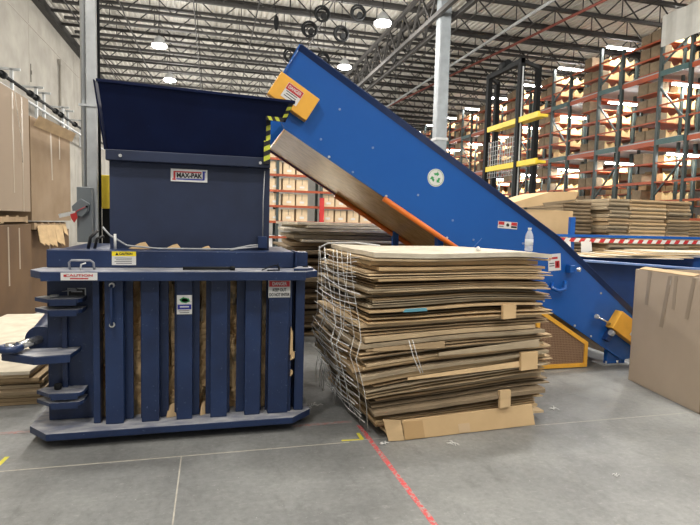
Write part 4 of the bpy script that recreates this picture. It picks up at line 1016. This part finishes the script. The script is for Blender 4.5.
# palletised knocked-down boxes
random.seed(17)
def kdlayer(w, dpt, h, m_):
    mb = MB(); mb.box(0, w, 0, dpt, .004, h - .006); mb.box(.02, w - .01, -.02, .0, h * .35, h * .62); return mb
protos = []
xs = [(7.93, .52), (8.49, .93), (9.46, .60)]
YS = 9.25; hl = .080; LAB = 'bundle of flat brown cartons in the long stack behind the striped tape'
for ci, (x, w) in enumerate(xs):
    pr_ = []
    for v in range(3):
        o = simple(kdlayer(w, 1.5, hl, 0), 'carton_bundle', ['card3', 'card4', 'card0'][v] if ci != 1 else ['card2', 'card0', 'card5'][v], (0, 0, 0), LAB, 'carton bundle', 'carton bundles behind the striped tape', bevel=.004)
        pr_.append(o)
    for k in range(28):
        z = k * hl; dx = random.uniform(-.02, .02) + (.05 if ci == 0 and k % 3 == 0 else 0); dy = random.uniform(-.03, .03)
        if k < 3: o = pr_[k]; o.location = (x + dx, YS + dy, z); 
        else:
            o = pr_[random.randint(0, 2)].copy(); COL.objects.link(o); o.location = (x + dx, YS + dy, z)
# side/back darker stack left of it
proto = simple(kdlayer(.68, 1.3, .078, 0), 'carton_bundle', 'card3', (0, 0, 0), 'bundle of flat dull cartons in the stack farther back, left of the long one', 'carton bundle', 'carton bundles in the rear left stack', bevel=.004)
proto.location = (7.16, 9.6, 0)
for k in range(1, 28):
    o = proto.copy(); COL.objects.link(o); o.location = (7.16 + random.uniform(-.02, .02), 9.6 + random.uniform(-.05, .05), k * .078)
proto2 = simple(kdlayer(1.1, 1.3, .078, 0), 'carton_bundle', 'card1', (0, 0, 0), 'bundle of flat cartons in the stack at the right edge beyond the long one', 'carton bundle', 'carton bundles in the right edge stack', bevel=.004)
proto2.location = (10.9, 10.6, 0)
for k in range(1, 24):
    o = proto2.copy(); COL.objects.link(o); o.location = (10.9 + random.uniform(-.03, .03), 10.6, k * .078)

# ------------------------------------------------------------------ low stack behind, between baler and conveyor
random.seed(41)
z = 0.0
for k in range(40):
    t = random.choice((.04, .05, .06)); top = z > 1.36
    mb = MB(); Mt = Matrix.Translation((2.35 + random.uniform(-.12, .12), 8.0 + random.uniform(-.06, .06), z)) @ Matrix.Rotation(R(random.uniform(-5, 5)), 4, 'Z')
    mb.box(-1.2 - random.uniform(0, .25), 1.2 + random.uniform(0, .4), -.7 - random.uniform(0, .3), .8, .002, t - .008, Mt)
    last = z + t > 1.56
    simple(mb, 'flattened_box', 'palesheet' if z > 1.3 else random.choice(('card3', 'card1', 'card3')), (2.35, 8.0, z), 'pale board on top of the dark rear stack between baler and conveyor' if last else 'flattened box in the dark rear stack between baler and conveyor', 'flattened cardboard box', None if last else 'flattened boxes in the rear stack', bevel=.003)  # darker card on the lower sheets puts the stack's shade into their colour
    z += t
    if last: break

# ------------------------------------------------------------------ back racks (frontal) with cartons
RKY = 18.0
BR = Thing('carton_rack', (3.4, RKY, 0), 'orange and green carton rack seen under the raised conveyor', 'rack')
for x in (1.25, 2.10, 3.62, 6.0):
    mb = MB(); mb.box(x, x + .09, RKY, RKY + .09, 0, 4.3); mb.box(x, x + .09, RKY + .9, RKY + .99, 0, 4.3); mb.bar((x + .045, RKY + .05, .6), (x + .045, RKY + .95, 1.6), .04); BR.add(mb, 'upright', 'rackgreen')
lv = (.55, 1.08, 1.60, 2.13, 2.65, 3.18, 3.72)
for z in lv:
    BR.add(MB().box(1.25, 6.09, RKY - .04, RKY, z - .08, z), 'beam', 'rackorange'); BR.add(MB().box(1.25, 6.09, RKY, RKY + .98, z - .02, z - .002), 'shelf', 'galv')
mb = MB(); mb.box(3.58, 3.74, RKY - .14, RKY - .06, 0, 2.42); simple(mb, 'column_guard', 'red', (3.66, RKY - .1, 0), 'red post guard in front of the carton rack under the conveyor', 'post guard')
def carton_mesh(w, d_, h):
    mb = MB(); mb.box(0, w, 0, d_, 0, h); mb.box(w * .46, w * .54, -.003, 0, h * .5, h, mi=1); mb.box(w * .3, w * .7, -.003, 0, h * .2, h * .38, mi=2); return mb
ctn = simple(carton_mesh(.41, .55, .43), 'carton', [mat('lit_carton', (.80, .62, .40), .8, var=.2), 'packtape', 'white'], (0, 0, 0), 'sealed carton on the rack seen under the raised conveyor', 'carton', 'cartons on the rack under the conveyor', bevel=.004)  # lit look of these cartons is put into the brighter base colour
first = True; random.seed(6)
for z in lv[2:]:
    x = 1.42
    while x < 5.9:
        if not any(abs(x + .2 - (u_ + .045)) < .24 for u_ in (3.62,)):
            loc = (x + random.uniform(-.01, .01), RKY + .05, z)
            if first: ctn.location = loc; first = False
            else: o = ctn.copy(); COL.objects.link(o); o.location = loc; o.scale = (random.uniform(.9, 1.0), 1, random.uniform(.85, 1.0))
        x += .46
# ------------------------------------------------------------------ pick module racking on the right
RX = 14.0
PM = Thing('pick_module_racking', (RX, 25, 0), 'tall orange and green multi-level racking along the right side', 'racking')
KS = range(-1, 14)
for k in KS:
    yk = 14.31 + 2.8 * k
    for dy in (0, -1.13):
        mb = MB(); mb.box(RX - .06, RX + .04, yk + dy - .05, yk + dy + .05, 0, 8.28 if dy == 0 else 7.9); PM.add(mb, 'upright', 'rackgreen')
    for dy in (0, -1.13):
        mb = MB(); mb.box(RX + .84, RX + .92, yk + dy - .04, yk + dy + .04, 0, 7.9); PM.add(mb, 'upright', 'rackgreen')
    if k > -2:
        mb = MB(); mb.box(RX + 1.6, RX + 1.7, yk, yk + .1, 0, 8.0); PM.add(mb, 'upright', 'rackgreen')
    mb = MB(); mb.bar((RX - .01, yk - 1.13, 4.9), (RX - .01, yk, 6.2), .05); mb.bar((RX - .01, yk - 1.13, 3.9), (RX - .01, yk, 2.7), .05); mb.bar((RX - .01, yk - 1.13, 7.6), (RX - .01, yk, 6.9), .05); PM.add(mb, 'brace', 'rackgreen')
    for z in (6.60, 4.43): PM.add(MB().box(RX - .09, RX - .05, yk - 1.08, yk - .05, z - .07, z + .10), 'teal_beam', 'rackteal')
ya, yb = 11.5 - 1.2, 14.31 + 2.8 * 13
for z, h in ((6.60, .15), (4.43, .15), (3.16, .09), (2.55, .07), (7.22, .06), (7.72, .06), (5.62, .06), (5.12, .05), (3.78, .06), (1.95, .08)):
    for k in KS:
        yk = 14.31 + 2.8 * k; PM.add(MB().box(RX - .045, RX - .005, yk + .05, yk + 1.62, z - h / 2, z + h / 2), 'beam', 'rackorange')
        if h < .12 and k < 8: PM.add(MB().box(RX - .045, RX - .005, yk - 1.08, yk - .05, z - .025, z + .025), 'beam', 'rackorange')
for z in (6.68, 4.51):
    PM.add(MB().box(RX, RX + 3.7, ya, yb, z, z + .05), 'deck', mat('deck_underside_grey', (.42, .42, .43), .6, var=.1))
for k in KS:
    yk = 14.31 + 2.8 * k
    for z in (6.60, 4.43): PM.add(MB().box(RX + .05, RX + 3.7, yk + 1.0, yk + 1.06, z - .07, z + .07), 'cross_beam', 'rackorange')
    PM.add(MB().box(RX + .05, RX + 3.7, yk - .06, yk - .0, 6.40, 6.48), 'cross_beam', 'rackorange')
rows = [2.02, 2.58, 3.21, 3.81, 4.60, 5.15, 5.65, 6.15 - .03, 6.78, 7.25, 7.75]
for k in range(-1, 9):
    yk = 14.31 + 2.8 * k
    mb = MB()
    for z in rows: mb.box(RX + .02, RX + 1.55, yk + .1, yk + 1.0, z - .03, z - .002)
    PM.add(mb, 'shelf', 'rackorange')
# bins (open cream cartons with V dips) and kraft cartons
def bin_mesh():
    w, d_, h = .36, .34, .29; mb = MB(); t = .01
    mb.box(0, w, 0, d_, 0, t); mb.box(0, w, d_ - t, d_, t, h); mb.box(0, t, t, d_ - t, t, h); mb.box(w - t, w, t, d_ - t, t, h)
    mb.prism([(0, 0, t), (w, 0, t), (w, 0, h * 1.15), (w * .78, 0, h * .80), (w * .5, 0, h * .55), (w * .22, 0, h * .80), (0, 0, h * 1.15)], (0, t, 0))
    return mb
binp = simple(bin_mesh(), 'open_carton', 'bin', (0, 0, 0), 'small cream open-front carton on the lit shelves of the right-hand racking', 'carton', 'open cartons on the right-hand racking')
krp = simple(MB().box(0, .42, 0, .40, 0, .36), 'kraft_carton', mat('rack_kraft', (.25, .185, .115), .8, var=.35, vscale=2, coord='Generated'), (0, 0, 0), 'brown sealed carton on the aisle side of the right-hand racking', 'carton', 'brown cartons on the right-hand racking', bevel=.004)
nb = nk = 0; stuff = MB(); stuffk = MB(); random.seed(77)
for k in range(-1, 9):
    yk = 14.31 + 2.8 * k
    for z in rows:
        for i in range(3):
            x = RX + .48 + i * .37; y = yk + .13
            if random.random() < .06: continue
            if nb < 290:
                if nb: o = binp.copy(); COL.objects.link(o)
                else: o = binp
                o.location = (x, y, z); nb += 1
            else: stuff.box(x, x + .34, y, y + .3, z, z + .22)
        for i in range(2):
            x = RX + .03; y = yk + .12 + i * .44
            if random.random() < .22: continue
            if nk < 250:
                if nk: o = krp.copy(); COL.objects.link(o)
                else: o = krp
                o.location = (x, y, z); o.scale = (1, 1, random.uniform(.75, 1.1)); nk += 1
for k in range(9, 14):
    yk = 14.31 + 2.8 * k
    for z in rows:
        for i in range(4):
            stuff.box(RX + .1 + i * .37, RX + .42 + i * .37, yk + .13, yk + .45, z, z + .24)
        stuff.box(RX + .02, RX + 1.55, yk + .1, yk + 1.0, z - .03, z - .002)
simple(stuff, 'distant_cartons', 'bin', (RX, 40, 2), 'distant mass of cream cartons in the far bays of the racking', 'cartons', kind='stuff')
# inner shelf wall behind the aisle, with cartons as an uncountable mass
mb = MB(); mb2 = MB(); random.seed(12)
for z in rows:
    mb2.box(17.9, 18.5, 10, 50, z - .04, z)
    y = 10.2
    while y < 50:
        w = random.uniform(.35, .6)
        if random.random() < .8: mb.box(18.0, 18.4, y, y + w - .05, z, z + random.uniform(.2, .34))
        y += w
th = Thing('inner_shelving', (18.2, 30, 0), 'long orange shelving deep inside the right-hand racking', 'shelving'); 
for y in range(10, 51, 4): mb2.box(17.88, 17.98, y, y + .1, 0, 8.1)
th.add(mb2, 'shelf', 'rackorange')
simple(mb, 'packed_cartons', 'card5', (18.2, 30, 2), 'countless brown cartons packed on the inner shelving', 'cartons', kind='stuff')
# strip lights
sl = None; n_ = 0
for k in range(0, 12):
    yk = 14.31 + 2.8 * k
    for z in (8.30, 6.32, 4.10):
        loc = (RX + .02 if z > 7 else RX + .25, yk - .22, z)
        lab = 'white tube light glowing inside the right-hand racking'
        if sl is None:
            t_ = Thing('strip_light', loc, lab, 'tube light', 'strip lights of the right-hand racking')
            x, y, zz = loc
            t_.add(MB().box(x, x + 1.25, y - .06, y + .06, zz, zz + .05), 'housing', 'white'); t_.add(MB().box(x + .02, x + 1.23, y - .05, y + .05, zz - .05, zz), 'tube', 'stripglow')
            mb = MB(); 
            sl = t_.o
        else: copy_thing(sl, loc, label=lab)
        if k < 6:
            ld = bpy.data.lights.new('tube_light', 'AREA'); ld.shape = 'RECTANGLE'; ld.size = 1.2; ld.size_y = .1; ld.energy = 38; ld.color = (1, .96, .88)
            lo = bpy.data.objects.new('tube_light', ld); COL.objects.link(lo); lo.location = (loc[0] + .62, loc[1], loc[2] - .07)
# white sheeting
mb = MB(); pts = []
n_ = 12
for i in range(n_): 
    ya_ = 14.15 - i * .14; yb_ = 14.15 - (i + 1) * .14
    xa = RX - .25 + .03 * math.sin(i * 1.3); xb = RX - .25 + .03 * math.sin((i + 1) * 1.3)
    mb.prism([(xa, ya_, 7.40), (xb, yb_, 7.40), (xb, yb_, 8.36), (xa, ya_, 8.36)], (.006, 0, 0))
simple(mb, 'white_sheet', 'whitesheet', (RX - .25, 13.3, 7.40), 'white sheet hanging high at the right edge in front of the racking', 'sheet')

# lift tower (black posts, yellow platforms)
LT = Thing('freight_lift_tower', (9.6, 15.6, 0), 'black steel lift tower with yellow platforms between column and racking', 'lift tower')
for x, y, z in ((9.0, 14.45, 6.67), (9.0, 16.35, 6.66), (10.35, 15.6, 6.9), (9.95, 17.5, 6.8)):
    LT.add(MB().box(x - .08, x + .08, y - .08, y + .08, 0, z), 'post', 'black', .01)
LT.add(MB().box(8.93, 9.07, 14.37, 16.43, 6.50, 6.66), 'top_beam', 'black', .01)
LT.add(MB().bar((9.0, 14.45, 6.6), (10.35, 15.6, 6.83), .1), 'top_beam', 'black'); LT.add(MB().bar((9.0, 16.35, 6.6), (9.95, 17.5, 6.75), .1), 'top_beam', 'black')
LT.add(MB().cyl((9.0, 15.2, 6.72), (9.0, 15.6, 6.72), .13, 12), 'motor', 'black')
for z in (3.50, 4.82):
    LT.add(MB().bar((8.98, 13.4, z), (8.98, 16.26, z), .08, .16), 'platform_edge', 'yellowl'); LT.add(MB().box(9.02, 9.35, 13.5, 16.2, z - .04, z + .04), 'platform', 'yellowl')
mb = MB()
for i in range(12): mb.box(8.985, 9.0, 14.58 + i * .145, 14.59 + i * .145, 3.2, 4.4)
for i in range(9): mb.box(9.0, 9.012, 14.55, 16.25, 3.2 + i * .145, 3.21 + i * .145)
LT.add(mb, 'guard_mesh', 'galv')
LT.add(MB().bar((9.0, 14.35, 1.0), (9.0, 14.35, 6.4), .03), 'rail', 'galv')

# blue round hanging sign beyond the conveyor
mb = MB(); mb.cyl((5.9, 17.0, 4.68), (5.9, 17.06, 4.68), .36, 24); o = None
th = Thing('hanging_round_sign', (5.9, 17, 4.32), 'blue round sign hanging just left of the grey column', 'sign'); th.add(mb, 'disc', mat('sign_blue', (.08, .22, .50), .5, var=.3))
th.add(MB().box(5.72, 6.08, 16.985, 16.998, 4.60, 4.66), 'white_band', 'white'); th.add(MB().cyl((5.9, 17.03, 5.04), (5.9, 17.03, 8.4), .01, 6), 'hanger', 'black')

print('objects', len(bpy.data.objects), 'sheets', NS)
